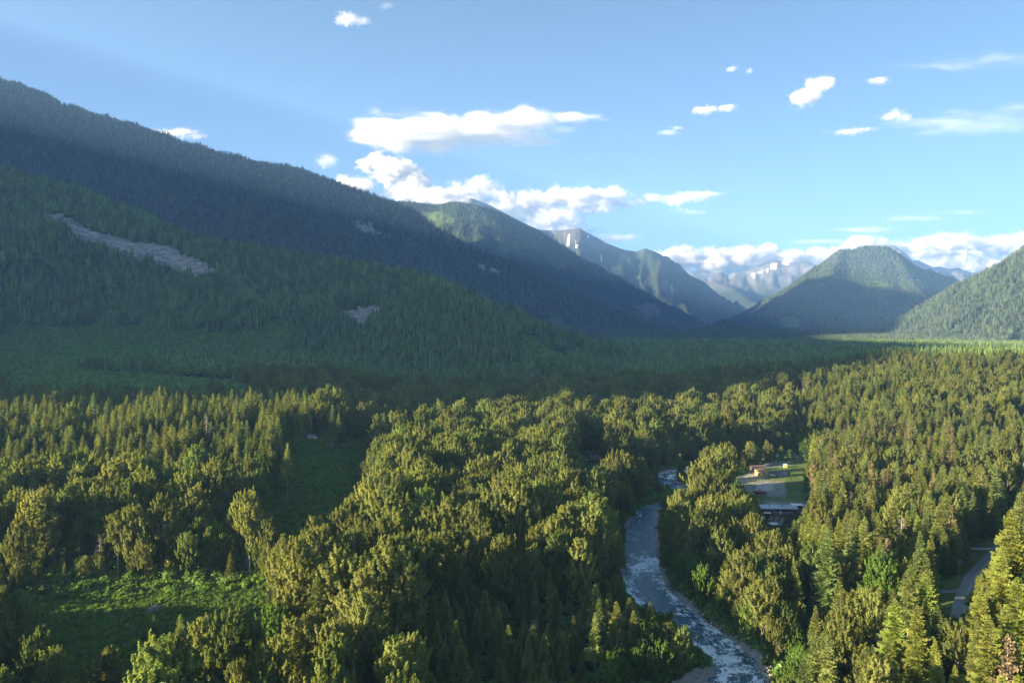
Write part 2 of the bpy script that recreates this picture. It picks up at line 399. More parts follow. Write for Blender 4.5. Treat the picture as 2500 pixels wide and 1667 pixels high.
# ------------------------------------------------------------------ zones drawn on the ground (photo coordinates, distance range)
ROCKS = [  # polygon, strength, (ymin,ymax)
 ([(95,515),(150,520),(215,560),(270,572),(330,590),(400,600),(470,625),(548,668),(520,682),(470,678),(420,655),(370,640),(310,622),(250,605),(195,590),(170,560),(110,535)], 1.0, (1200,3200)),
 ([(400,592),(430,600),(425,615),(395,608)], 1.0, (1200,3200)),
 ([(820,760),(860,755),(925,745),(935,760),(900,785),(890,805),(870,800),(850,780)], 1.0, (1000,3200)),
 ([(498,443),(506,443),(507,450),(499,450)], 1.0, (3300,6500)),
 ([(855,545),(905,545),(938,572),(930,582),(890,570),(858,560)], .85, (3300,6500)),
 ([(700,560),(722,556),(722,572),(708,575)], .8, (3300,6500)),
 ([(790,510),(822,530),(824,545),(806,535)], .7, (3300,6500)),
 ([(985,578),(1008,580),(1015,600),(1000,608),(990,596)], .7, (3300,6500)),
 ([(1075,600),(1105,610),(1120,630),(1098,630)], .5, (3300,6500)),
 ([(1155,632),(1190,645),(1220,665),(1232,682),(1200,668),(1165,650)], .95, (3300,6500)),
 ([(860,480),(885,482),(880,492),(862,490)], .6, (3300,6500)),
 ([(915,480),(930,490),(925,500)], .5, (3300,6500)),
 ([(830,512),(862,515),(858,522),(832,520)], .6, (3300,6500)),
 ([(1050,650),(1080,668),(1075,676),(1050,660)], .5, (3300,6500)),
 ([(1550,745),(1590,738),(1620,755),(1615,770),(1575,768),(1550,758)], .9, (6000,11000)),
 ([(1490,740),(1530,748),(1540,760),(1500,752)], .6, (6000,11000)),
 ([(1230,630),(1262,628),(1260,645),(1238,642)], .7, (6000,11000)),
 ([(1355,645),(1385,640),(1390,665),(1365,668)], .6, (6000,11000)),
 ([(1100,578),(1125,575),(1125,590),(1105,590)], .6, (6000,11000)),
 ([(1140,530),(1160,528),(1165,545),(1145,545)], .6, (6000,11000)),
 ([(1573,690),(1585,680),(1592,700),(1580,705)], .95, (9500,13500)),
 ([(1600,690),(1625,680),(1650,705),(1640,720),(1612,715)], .7, (9500,13500)),
 ([(1500,560),(1540,600),(1520,610)], .4, (9500,13500)),
 ([(1990,690),(2030,685),(2080,690),(2110,700),(2060,700),(2000,703)], .75, (6500,9500)),
 ([(2290,745),(2300,730),(2340,705),(2365,700),(2350,718),(2320,730),(2310,752),(2290,752)], .5, (3500,5500)),
 ([(2120,690),(2150,680),(2200,690),(2160,700)], .4, (6500,9500)),
]
MEADOWS = [
 ([(1280,820),(1300,815),(1345,850),(1395,865),(1400,882),(1340,892),(1270,890),(1262,870)], (1100,2600)),
 ([(1190,893),(1260,880),(1310,895),(1260,905)], (1100,2600)),
 ([(985,500),(1010,512),(1060,515),(1110,530),(1090,540),(1040,535),(1000,525)], (6500,10000)),
 ([(1060,528),(1110,535),(1100,545),(1060,542)], (6500,10000)),
 ([(1215,600),(1260,590),(1330,595),(1340,602),(1250,610),(1215,620)], (6500,10000)),
 ([(1330,790),(1360,780),(1400,800),(1380,812)], (3000,6500)),
 ([(1655,805),(1680,808),(1705,822),(1690,826),(1660,815)], (3500,9500)),
 ([(2110,700),(2160,690),(2180,705),(2170,722),(2120,722),(2108,712)], (6500,9500)),
 ([(1905,775),(1945,768),(1960,810),(1925,815),(1910,795)], (6500,9500)),
 ([(2480,820),(2500,812),(2500,840),(2450,848)], (2500,5500)),
]
# open ground: no tall trees stand on it
C_LEFT = [(40,1455),(150,1425),(330,1412),(520,1410),(640,1415),(665,1440),(650,1530),(660,1600),(640,1680),(300,1700),(90,1690),(60,1560)]
C_BANK = [(715,1085),(800,1060),(900,1078),(940,1110),(915,1160),(900,1230),(820,1280),(750,1310),(630,1260),(640,1210),(690,1150)]
C_MOUND = [(640,1240),(760,1235),(800,1290),(720,1310),(640,1290)]
C_MID1 = [(230,905),(420,920),(560,930),(650,955),(700,985),(640,1010),(420,1030),(250,985),(0,1000),(0,880)]
C_MID2 = [(0,800),(200,790),(420,800),(560,815),(700,780),(730,800),(720,850),(600,870),(420,880),(200,900),(0,880)]
C_CABIN = [(1395,1110),(1475,1105),(1485,1140),(1470,1165),(1420,1165),(1405,1140)]
C_SITE = [(1760,1178),(1790,1166),(1822,1152),(1842,1134),(1900,1124),(1955,1114),(1985,1120),(1975,1165),(1960,1200),(1975,1225),(2010,1240),(1985,1262),(1935,1275),(1925,1300),(1880,1300),(1850,1262),(1858,1240),(1830,1220),(1810,1200)]
C_ROAD = [(2262,1446),(2290,1420),(2350,1390),(2376,1334),(2420,1305),(2462,1255),(2500,1195),(2560,1160),(2560,1240),(2500,1290),(2462,1350),(2400,1410),(2378,1460),(2362,1520),(2320,1530),(2300,1495)]
# sight lines kept open: the crown of a tree must not reach into these
V_RIVER = [(1524,1275),(1553,1250),(1622,1252),(1610,1290),(1618,1340),(1628,1396),(1650,1445),(1695,1487),(1760,1523),(1805,1570),(1850,1606),(1890,1622),(1885,1700),(1690,1700),(1700,1655),(1772,1640),(1745,1598),(1700,1550),(1655,1508),(1620,1480),(1562,1450),(1520,1434),(1517,1396),(1526,1340)]
V_RIVER2 = [(1606,1168),(1640,1153),(1680,1147),(1668,1160),(1662,1180),(1690,1196),(1688,1204),(1650,1194),(1615,1182)]
V_SITE = [(1795,1166),(1835,1140),(1900,1126),(1930,1126),(1925,1165),(1920,1200),(1905,1215),(1970,1240),(1945,1258),(1922,1262),(1920,1290),(1885,1290),(1858,1262),(1862,1235),(1862,1212),(1830,1205),(1812,1190)]
V_ROAD = [(2292,1448),(2330,1420),(2372,1345),(2410,1318),(2455,1300),(2440,1348),(2400,1385),(2368,1415),(2362,1450),(2350,1500),(2320,1490)]
V_CABIN = [(1415,1112),(1470,1110),(1475,1135),(1450,1150),(1425,1145)]
V_LEFT = [(60,1500),(130,1440),(300,1425),(640,1430),(640,1480),(600,1530),(540,1500),(450,1490),(360,1510),(330,1560),(240,1600),(150,1600),(120,1500)]
V_BANK = [(722,1095),(800,1078),(900,1085),(890,1140),(878,1200),(820,1245),(760,1262),(672,1225),(702,1150)]
V_MOUND = [(650,1262),(700,1250),(735,1262),(725,1290),(680,1295)]

U, V = project(GX, GY, GZ)
def grid_mask(poly, yr, soft=None):
    m = inpoly(U, V, poly) & (GY > yr[0]) & (GY < yr[1])
    return m.astype(np.float32)
def blur(a, n=1):
    for _ in range(n):
        a = (a+np.roll(a, 1, 0)+np.roll(a, -1, 0)+np.roll(a, 1, 1)+np.roll(a, -1, 1))/5
    return a
ROCK = np.zeros(GX.shape, np.float32)
for poly, s, yr in ROCKS: ROCK = np.maximum(ROCK, blur(grid_mask(poly, yr), 1)*s)
MEAD = np.zeros(GX.shape, np.float32)
for poly, yr in MEADOWS: MEAD = np.maximum(MEAD, blur(grid_mask(poly, yr), 2))
for poly, yr in ((C_MID1, (800, 1900)), (C_MID2, (1000, 2300)), (C_CABIN, (600, 800)), (C_SITE, (500, 800)), (C_ROAD, (280, 620)), (C_LEFT, (230, 420)), (C_BANK, (400, 800)), (C_MOUND, (400, 520))):
    MEAD = np.maximum(MEAD, blur(grid_mask(poly, yr), 2))
SNOW = np.zeros(GX.shape, np.float32)
SNOWS = [([(1868,655),(1898,643),(1900,648),(1872,662)], 1.0), ([(1830,670),(1868,655),(1872,662),(1840,680)], .55), ([(1905,640),(1940,634),(1944,640),(1915,644)], .8),
         ([(1387,570),(1391,572),(1390,590),(1386,600),(1384,590)], .8), ([(1402,590),(1416,606),(1414,612),(1404,599)], .7), ([(1468,624),(1471,624),(1470,632),(1467,632)], 1), ([(1435,574),(1440,574),(1440,580),(1436,580)], 1), ([(1750,675),(1765,668),(1800,668),(1790,680)], .45), ([(1945,650),(1985,645),(1975,665)], .35)]
for poly, s in SNOWS: SNOW = np.maximum(SNOW, grid_mask(poly, (9500, 20000))*s)
DR, (WR,) = polyline_near(GX.ravel(), GY.ravel(), RIV, [RIVW]); DR = (DR-WR).reshape(GX.shape)
GRAV = smooth(2.6, 0.4, DR+(fbm(GX/18, GY/18, 3, 5)-0.42)*12)*(R < 1300)
YARD = [[(1790,1172),(1838,1150),(1870,1146),(1872,1160),(1840,1172),(1815,1190)], [(1815,1188),(1850,1172),(1915,1174),(1920,1212),(1880,1210),(1850,1206),(1818,1200)],
        [(1868,1130),(1935,1126),(1925,1136),(1872,1142)], [(1862,1222),(1990,1228),(2005,1240),(1985,1255),(1955,1245),(1868,1232)], [(1862,1250),(1922,1254),(1926,1300),(1880,1300),(1860,1265)]]
for p in YARD: GRAV = np.maximum(GRAV, blur(grid_mask(p, (500, 760)), 1)*0.85)

tm_valley = terrain_mat('valley floor earth', (0.030,0.042,0.018), (0.050,0.068,0.025), (0.30,0.27,0.24))
tm_forest = terrain_mat('forest floor on slope', (0.030,0.050,0.026), (0.055,0.080,0.036), (0.37,0.32,0.28))
tm_mid = terrain_mat('distant wooded slope', (0.036,0.056,0.028), (0.072,0.095,0.040), (0.21,0.165,0.15), 0, True)
tm_high = terrain_mat('bare high slope', (0.035,0.050,0.026), (0.060,0.075,0.036), (0.30,0.25,0.21), 700.0, True)
tm_cloudm = terrain_mat('blue wooded high slope', (0.030,0.046,0.024), (0.062,0.078,0.036), (0.28,0.22,0.19), 1150.0, True)
TM = {'near_hill': tm_forest, 'forested_mountain': tm_forest, 'shade_mountain': tm_forest, 'knoll': tm_forest, 'right_mountain': tm_mid, 'middle_mountain': tm_mid, 'dome_mountain': tm_mid,
      'clouded_mountain': tm_cloudm, 'snow_peak': tm_high, 'distant_ridge': tm_high}
TL = {'near_hill': 'low dark conifer covered hill with a pale rock band across its left flank',
      'forested_mountain': 'huge forested mountain slope falling from the upper left corner to the valley',
      'shade_mountain': 'unseen high mountain on the left, added and shaped to shade the valley', 'knoll': 'small dark wooded knoll on the valley floor in front of the gap',
      'right_mountain': 'green mountainside rising at the right edge', 'middle_mountain': 'rounded blue green mountain behind the long forested slope',
      'clouded_mountain': 'blue mountain with its summit in grey cloud and thin snow gullies', 'snow_peak': 'farthest rocky peak with a bright snow streak at the head of the valley',
      'distant_ridge': 'pale rocky ridge running down behind the dome shaped mountain', 'dome_mountain': 'broad dome topped mountain right of the valley gap'}
idx = np.arange(NR*NT).reshape(NR, NT)
Qall = np.stack([idx[:-1, :-1], idx[:-1, 1:], idx[1:, 1:], idx[1:, :-1]], -1).reshape(-1, 4)
qb = GB[:-1, :-1].ravel()
base_of = {k: k.split('#')[0] for k in MATOF}
groups = {}
names = list(dict.fromkeys(base_of.values()))
code = np.array([names.index(base_of[k]) for k in MATOF]+[-1])
qcode = code[qb]
PV = np.stack([GX, GY, GZ], -1).reshape(-1, 3)
def add_attr(me, name, arr):
    a = me.attributes.new(name, 'FLOAT', 'POINT'); a.data.foreach_set('value', arr.astype(np.float32))
def sub_terrain(name, sel, mat, label):
    q = Qall[sel]; used, inv = np.unique(q.ravel(), return_inverse=True)
    me = mesh_np(name, PV[used], inv.reshape(-1, 4), mat=mat, smooth_shade=True)
    for n_, a_ in (('rock', ROCK), ('meadow', MEAD), ('gravel', GRAV), ('snow', SNOW)): add_attr(me, n_, a_.ravel()[used])
    link(name, me, kind='structure', label=label)
# drop quads of mountains that are only a few cells
sub_terrain('valley_ground', qcode == -1, tm_valley, 'dark green valley floor under the forest')
# close the ground under the viewpoint and the seam behind it
ring = PV[:NT]; c0 = np.array([[0, 0, float(GZ[0].mean())]])
capV = np.concatenate([ring, c0]); capT = [(i, i+1, NT) for i in range(NT-1)]+[(NT-1, 0, NT)]
seamQ = np.stack([idx[:-1, -1], idx[:-1, 0], idx[1:, 0], idx[1:, -1]], -1).reshape(-1, 4)
used, inv = np.unique(seamQ.ravel(), return_inverse=True)
VV = np.concatenate([capV, PV[used]]); 
link('near_ground', mesh_np('near_ground', VV, inv.reshape(-1, 4)+len(capV), capT, tm_valley, True), kind='structure', label='wooded ground below the viewpoint')
for n_ in names:
    s_ = qcode == names.index(n_)
    if s_.any(): sub_terrain(n_, s_, TM[n_], TL[n_])

# ------------------------------------------------------------------ air
def box_mesh(name, x0, x1, y0, y1, z0, z1, mat=None):
    V = [(x, y, z) for z in (z0, z1) for y in (y0, y1) for x in (x0, x1)]
    Q = [(0, 2, 3, 1), (4, 5, 7, 6), (0, 1, 5, 4), (2, 6, 7, 3), (0, 4, 6, 2), (1, 3, 7, 5)]
    return mesh_np(name, V, Q, mat=mat)
t = NT_('pale air'); pv = t.n('ShaderNodeVolumePrincipled'); pv.inputs['Density'].default_value = HAZE_DENSITY
pv.inputs['Color'].default_value = (0.28, 0.53, 1.0, 1); pv.inputs['Anisotropy'].default_value = 0.1
t.l(pv.outputs[0], t.out.inputs[1])
link('haze', box_mesh('haze', -21400, 21400, -21400, 21400, min(-60.0, float(GZ.min())-2), 2760, t.m), kind='stuff', label='thin blue air over the whole valley')

# ------------------------------------------------------------------ clouds: soft volumes beyond the last peaks
CY = 25500.0
def cloud(name, lobes, label, dens=0.004, nscale=1/650, warp=420, edge=2.4, rough=0.66, depth=2.2, flat=1.0, soft=1.6, Y=CY, thr=0.0, group=None, stretch=(1, 1, 1)):
    L = []
    for u, v, ru, rv in lobes:
        x, y, z = at_depth(u, v, Y); k = Y/F
        L.append((x, y+random.uniform(-200, 200), z, ru*k, max(rv*k*depth, 0.35*ru*k), rv*k))
    cx = sum(l[0] for l in L)/len(L); cz = sum(l[2] for l in L)/len(L)
    # lumpy closed hull round the lobes
    import bmesh
    bm = bmesh.new()
    for l in L:
        r = bmesh.ops.create_icosphere(bm, subdivisions=3, radius=1.0)
        for vv in r['verts']:
            p = vv.co; f = 1.45
            vv.co = Vector((l[0]-cx+p.x*l[3]*f, l[1]-Y+p.y*l[4]*f, l[2]-cz+p.z*l[5]*f))
    me = bpy.data.meshes.new(name); bm.to_mesh(me); bm.free()
    t = NT_(name+' vapour')
    tc = t.n('ShaderNodeTexCoord'); P = tc.outputs['Object']
    mp = t.n('ShaderNodeMapping'); mp.inputs['Scale'].default_value = (nscale*stretch[0], nscale*stretch[1], nscale*stretch[2]*1.5); t.l(P, mp.inputs[0])
    nz = t.noise(1.0, 8, mp.outputs[0], rough)
    wp = t.n('ShaderNodeVectorMath', operation='MULTIPLY_ADD'); t.l(nz.outputs['Color'], wp.inputs[0])
    wp.inputs[1].default_value = (warp*2, warp*1.2, warp*1.1); wp.inputs[2].default_value = (-warp, -warp*.6, -warp*.55)
    ad = t.n('ShaderNodeVectorMath', operation='ADD'); t.l(P, ad.inputs[0]); t.l(wp.outputs[0], ad.inputs[1])
    acc = None
    for l in L:
        s1 = t.n('ShaderNodeVectorMath', operation='SUBTRACT'); t.l(ad.outputs[0], s1.inputs[0]); s1.inputs[1].default_value = (l[0]-cx, l[1]-Y, l[2]-cz)
        s2 = t.n('ShaderNodeVectorMath', operation='DIVIDE'); t.l(s1.outputs[0], s2.inputs[0]); s2.inputs[1].default_value = (l[3], l[4], l[5])
        ln = t.n('ShaderNodeVectorMath', operation='LENGTH'); t.l(s2.outputs[0], ln.inputs[0])
        f = t.math('SUBTRACT', 1.0, ln.outputs['Value'])
        acc = f if acc is None else t.math('MAXIMUM', acc, f)
    f = t.math('ADD', acc, t.math('MULTIPLY', t.math('SUBTRACT', nz.outputs[0], 0.5), edge))
    mp2 = t.n('ShaderNodeMapping'); mp2.inputs['Scale'].default_value = (nscale*3.7*stretch[0], nscale*3.7*stretch[1], nscale*stretch[2]*5.0); t.l(P, mp2.inputs[0])
    nz2 = t.noise(1.0, 4, mp2.outputs[0], 0.6)
    f = t.math('ADD', f, t.math('MULTIPLY', t.math('SUBTRACT', nz2.outputs[0], 0.5), edge*.55))
    f = t.math('MULTIPLY', t.math('SUBTRACT', f, 0.06+thr), soft*0.95, clamp=True)
    f = t.math('MULTIPLY', t.math('MULTIPLY', f, f), dens)
    pv = t.n('ShaderNodeVolumePrincipled'); t.l(f, pv.inputs['Density']); pv.inputs['Color'].default_value = (0.90, 0.855, 0.82, 1); pv.inputs['Anisotropy'].default_value = 0.0
    t.l(pv.outputs[0], t.out.inputs[1])
    me.materials.append(t.m)
    o = link(name, me, loc=(cx, Y, cz), label=label, category='cloud')
    if group: o['group'] = group
    rm = o.modifiers.new('hull', 'REMESH'); rm.mode = 'VOXEL'; rm.voxel_size = max(80, max(l[3] for l in L)/8)
    return o
cloud('cloud', [(905,318,70,38),(985,328,90,44),(1050,322,190,46),(1195,322,180,40),(935,312,85,40),(1290,298,90,28),(1395,290,80,14),(1300,345,105,13),(1280,275,45,16)],
      'large flat lens shaped white cloud high above the middle mountains', dens=0.0038, nscale=1/1300, warp=420, stretch=(0.5, 1, 1.2))
cloud('cloud', [(935,395,44,24),(968,420,62,30),(1015,445,50,26),(898,405,28,16),(985,470,45,22)],
      'small puffy cloud with a bright head just under the lens shaped cloud', dens=0.016)
cloud('cloud', [(1010,478,60,30),(1110,490,110,45),(1172,456,62,24),(1250,505,125,45),(1345,535,95,40),(1400,485,110,32),(1485,482,85,28),(1430,505,95,26),(1540,492,60,14),(1370,565,75,26),(1300,560,70,24),(870,452,55,22),(1200,540,90,35)],
      'long grey and white cloud bank lying on the middle mountains', dens=0.011)
cloud('cloud', [(1440,562,60,14),(1510,582,75,9)], 'thin dark grey cloud shelf trailing right of the clouded summit', dens=0.0045)
cloud('cloud', [(1610,485,50,13),(1685,480,78,17),(1650,490,50,14),(1730,476,45,11)], 'faint pink grey cloud streak right of the long cloud bank', dens=0.004, nscale=1/450, warp=260)
cloud('cloud', [(1690,521,40,7),(1650,515,40,6)], 'thin low streak beneath the pink grey cloud', dens=0.0014, nscale=1/450, warp=150)
cloud('cloud', [(1615,640,55,30),(1668,632,62,34),(1735,640,70,36),(1805,636,75,38),(1868,620,48,30),(1900,640,70,36),(1950,640,60,30),(1700,670,120,25)],
      'bright cumulus bank low over the snowy peak at the valley head', dens=0.016)
cloud('cloud', [(2103,595,46,26),(2060,618,50,28),(2010,632,50,26),(2145,600,40,22),(2180,620,50,24)],
      'white cumulus head rising just behind the dome topped mountain', dens=0.016)
cloud('cloud', [(2245,615,62,34),(2310,602,70,36),(2385,610,75,38),(2460,602,70,36),(2530,600,80,40),(2330,640,150,35),(2450,650,140,35)],
      'broad sunlit cumulus bank at the right edge above the distant ridge', dens=0.016)
cloud('cloud', [(1955,238,28,22),(1985,215,34,24),(2022,203,20,18),(1990,235,25,18)], 'compact bright white cloud tilted upward in the right half of the sky', dens=0.006, nscale=1/500, warp=240)
cloud('cloud', [(1725,268,36,11),(1775,262,40,10),(1700,268,20,9)], 'short flat white cloud left of the compact tilted cloud', dens=0.0035, nscale=1/400, warp=180)
cloud('cloud', [(850,45,38,16),(885,52,28,10),(835,35,22,10)], 'small wispy cloud near the top edge above the lens cloud', dens=0.0022, nscale=1/400, warp=260)
cloud('cloud', [(945,15,24,8)], 'tiny faint wisp at the top edge of the sky', dens=0.0008, nscale=1/350, warp=200)
cloud('cloud', [(430,320,62,13),(470,330,40,9)], 'flat pinkish cloud resting on the skyline of the left slope', dens=0.004, nscale=1/450, warp=200)
cloud('cloud', [(800,392,34,20)], 'faint pinkish puff over the ridge, left of the puffy cloud', dens=0.0012, nscale=1/400, warp=260)
cloud('cloud', [(1635,322,36,8),(1650,316,22,5)], 'slim slanting cloud scrap below the short flat cloud', dens=0.0018, nscale=1/350, warp=160)
cloud('cloud', [(1790,165,20,9),(1830,172,14,7)], 'pair of tiny cloud scraps above the short flat cloud', dens=0.002, nscale=1/350, warp=160)
cloud('cloud', [(2155,193,32,12)], 'small soft cloud right of the compact tilted cloud', dens=0.0022, nscale=1/400, warp=200)
cloud('cloud', [(2185,278,32,16),(2210,290,20,10)], 'small pale cloud above the low pinkish streak on the right', dens=0.0022, nscale=1/400, warp=220)
cloud('cloud', [(2070,322,58,9),(2110,316,40,8)], 'low pinkish streak cloud under the small pale cloud on the right', dens=0.0024, nscale=1/450, warp=180)
cloud('cloud', [(2430,310,190,26),(2360,280,130,12),(2300,300,160,12),(2480,265,100,14)], 'wide thin veil of cirrus at the right edge of the sky', dens=0.0011, nscale=1/1500, warp=600, stretch=(0.35, 1, 2.0), soft=0.8)
cloud('cloud', [(2430,150,150,20),(2330,160,180,8)], 'very faint cirrus veil near the upper right corner', dens=0.0006, nscale=1/1500, warp=600, stretch=(0.35, 1, 2.0), soft=0.8)
cloud('cloud', [(1990,590,90,8),(2100,562,110,8),(2220,535,120,8),(2320,517,120,6)], 'long faint slanting streak above the dome topped mountain', dens=0.0012, nscale=1/1500, warp=150, stretch=(0.5, 1, 1), soft=1.2)

# ------------------------------------------------------------------ water
def river_mesh():
    C = np.array(RIV); W = np.array(RIVW)
    seg = np.hypot(*np.diff(C, axis=0).T); s = np.concatenate([[0], np.cumsum(seg)])
    n = int(s[-1]/1.6); si = np.linspace(0, s[-1], n)
    def sm(a):
        v = np.interp(si, s, a)
        k = np.hanning(21); k /= k.sum(); p = np.pad(v, 10, mode='edge'); return np.convolve(p, k, 'valid')
    cx, cyy, w = sm(C[:, 0]), sm(C[:, 1]), sm(W)+3.5
    tx, ty = np.gradient(cx), np.gradient(cyy); L = np.hypot(tx, ty); nx, ny = ty/L, -tx/L
    m = 33; a = np.linspace(-1, 1, m)
    X = cx[:, None]+nx[:, None]*w[:, None]*a; Y = cyy[:, None]+ny[:, None]*w[:, None]*a
    S = si[:, None]+0*X; A = w[:, None]*a
    ch = ((fbm(A/1.9, S/1.5, 4, 71, ridged=True)-0.5)*0.75+(fbm(A/6, S/5, 3, 73)-0.5)*0.8)
    rap = np.clip(fbm(A/14+3, S/34, 3, 77)*1.5-0.35, 0.15, 1)
    # rapids are strongest in the lower reach
    yy = Y; rap = np.clip(rap*np.where(yy < 400, 1.25, 0.95), 0.1, 1.1)
    Z = WATER_Z+ch*rap*0.9
    V_ = np.stack([X, Y, Z], -1).reshape(-1, 3)
    ii = np.arange(n*m).reshape(n, m); Q = np.stack([ii[:-1, :-1], ii[:-1, 1:], ii[1:, 1:], ii[1:, :-1]], -1).reshape(-1, 4)
    crest = np.clip(ch*rap*1.6+0.25, 0, 1)
    edge = smooth(1.0, .8, np.abs(a))[None, :]+0*X
    return V_, Q, rap.ravel(), crest.ravel(), S.ravel(), A.ravel()
t = NT_('river water'); g = t.n('ShaderNodeNewGeometry'); fa = t.n('ShaderNodeAttribute', attribute_name='foam')
b = t.n('ShaderNodeBsdfPrincipled'); b.inputs['Roughness'].default_value = 0.14; b.inputs['IOR'].default_value = 1.33
aS = t.n('ShaderNodeAttribute', attribute_name='along'); aA = t.n('ShaderNodeAttribute', attribute_name='across'); aC = t.n('ShaderNodeAttribute', attribute_name='crest')
cb = t.n('ShaderNodeCombineXYZ'); t.l(t.math('MULTIPLY', aS.outputs['Fac'], 0.55), cb.inputs[0]); t.l(aA.outputs['Fac'], cb.inputs[1])
cb2 = t.n('ShaderNodeCombineXYZ'); t.l(t.math('MULTIPLY', aS.outputs['Fac'], 0.5), cb2.inputs[0]); t.l(aA.outputs['Fac'], cb2.inputs[1])
f1 = t.noise(0.62, 9, cb.outputs[0], 0.72); f2 = t.noise(0.16, 4, cb2.outputs[0], 0.6)
f1.inputs['Distortion'].default_value = 1.2
lev = t.math('ADD', t.math('MULTIPLY', t.math('SUBTRACT', f2.outputs[0], 0.5), 0.55), t.math('MULTIPLY', fa.outputs['Fac'], 0.30))
ff = t.math('ADD', t.math('SUBTRACT', f1.outputs[0], 0.62), lev)
ff = t.math('ADD', ff, t.math('MULTIPLY', t.math('SUBTRACT', aC.outputs['Fac'], 0.4), 0.35))
ff = t.math('MULTIPLY', ff, 11.0, clamp=True)
t.l(t.mix(ff, (0.018, 0.095, 0.150), (0.80, 0.86, 0.88)), b.inputs['Base Color'])
t.l(t.math('MULTIPLY_ADD', ff, 0.5, 0.14), b.inputs['Roughness'])
bp = t.n('ShaderNodeBump'); bp.inputs['Strength'].default_value = 0.6; bp.inputs['Distance'].default_value = 0.4
t.l(t.noise(2.2, 4, g.outputs['Position']).outputs[0], bp.inputs['Height']); t.l(bp.outputs[0], b.inputs['Normal'])
t.l(b.outputs[0], t.out.inputs[0])
V_, Q_, foam, crest_, al_, ac_ = river_mesh(); me = mesh_np('river', V_, Q_, mat=t.m, smooth_shade=True)
for n_, a_ in (('foam', foam), ('crest', crest_), ('along', al_), ('across', ac_)): add_attr(me, n_, a_)
link('river', me, kind='structure', label='fast blue river with white rapids winding between the trees')

# ------------------------------------------------------------------ tree builders
def cards(P, N, size, rg, aspect=1.0):
    """square leaf cards at P facing N, random spin"""
    n = len(P); N = N/np.linalg.norm(N, axis=1, keepdims=True).clip(1e-6)
    r = rg.normal(size=(n, 3)); T = np.cross(N, r); T /= np.linalg.norm(T, axis=1, keepdims=True).clip(1e-6); B = np.cross(N, T)
    s = (size if np.ndim(size) else np.full(n, size))[:, None]*0.5
    a = T*s; bb = B*s*aspect
    bend = N*s*0.35
    V_ = np.stack([P-a-bb*.6-bend, P+a*.8-bb+bend*.3, P+a+bb*.7-bend, P-a*.7+bb+bend*.3], 1).reshape(-1, 3)
    Q = np.arange(n*4).reshape(n, 4); return V_, Q
def join(parts):
    Vs, Qs, o = [], [], 0
    for v, q in parts:
        Vs.append(v); Qs.append(q+o); o += len(v)
    return np.concatenate(Vs), np.concatenate(Qs)
def tube(path, radii, sides=6):
    path = np.array(path, float); n = len(path); V_ = []
    d = np.gradient(path, axis=0); d /= np.linalg.norm(d, axis=1, keepdims=True).clip(1e-6)
    for i in range(n):
        up = np.array([1.0, 0, 0]) if abs(d[i][2]) > 0.8 else np.array([0, 0, 1.0])
        a = np.cross(d[i], up); a /= np.linalg.norm(a); b_ = np.cross(d[i], a)
        for k in range(sides):
            t_ = 2*math.pi*k/sides; V_.append(path[i]+(a*math.cos(t_)+b_*math.sin(t_))*radii[i])
    Q = [(i*sides+k, i*sides+(k+1) % sides, (i+1)*sides+(k+1) % sides, (i+1)*sides+k) for i in range(n-1) for k in range(sides)]
    return np.array(V_), np.array(Q)

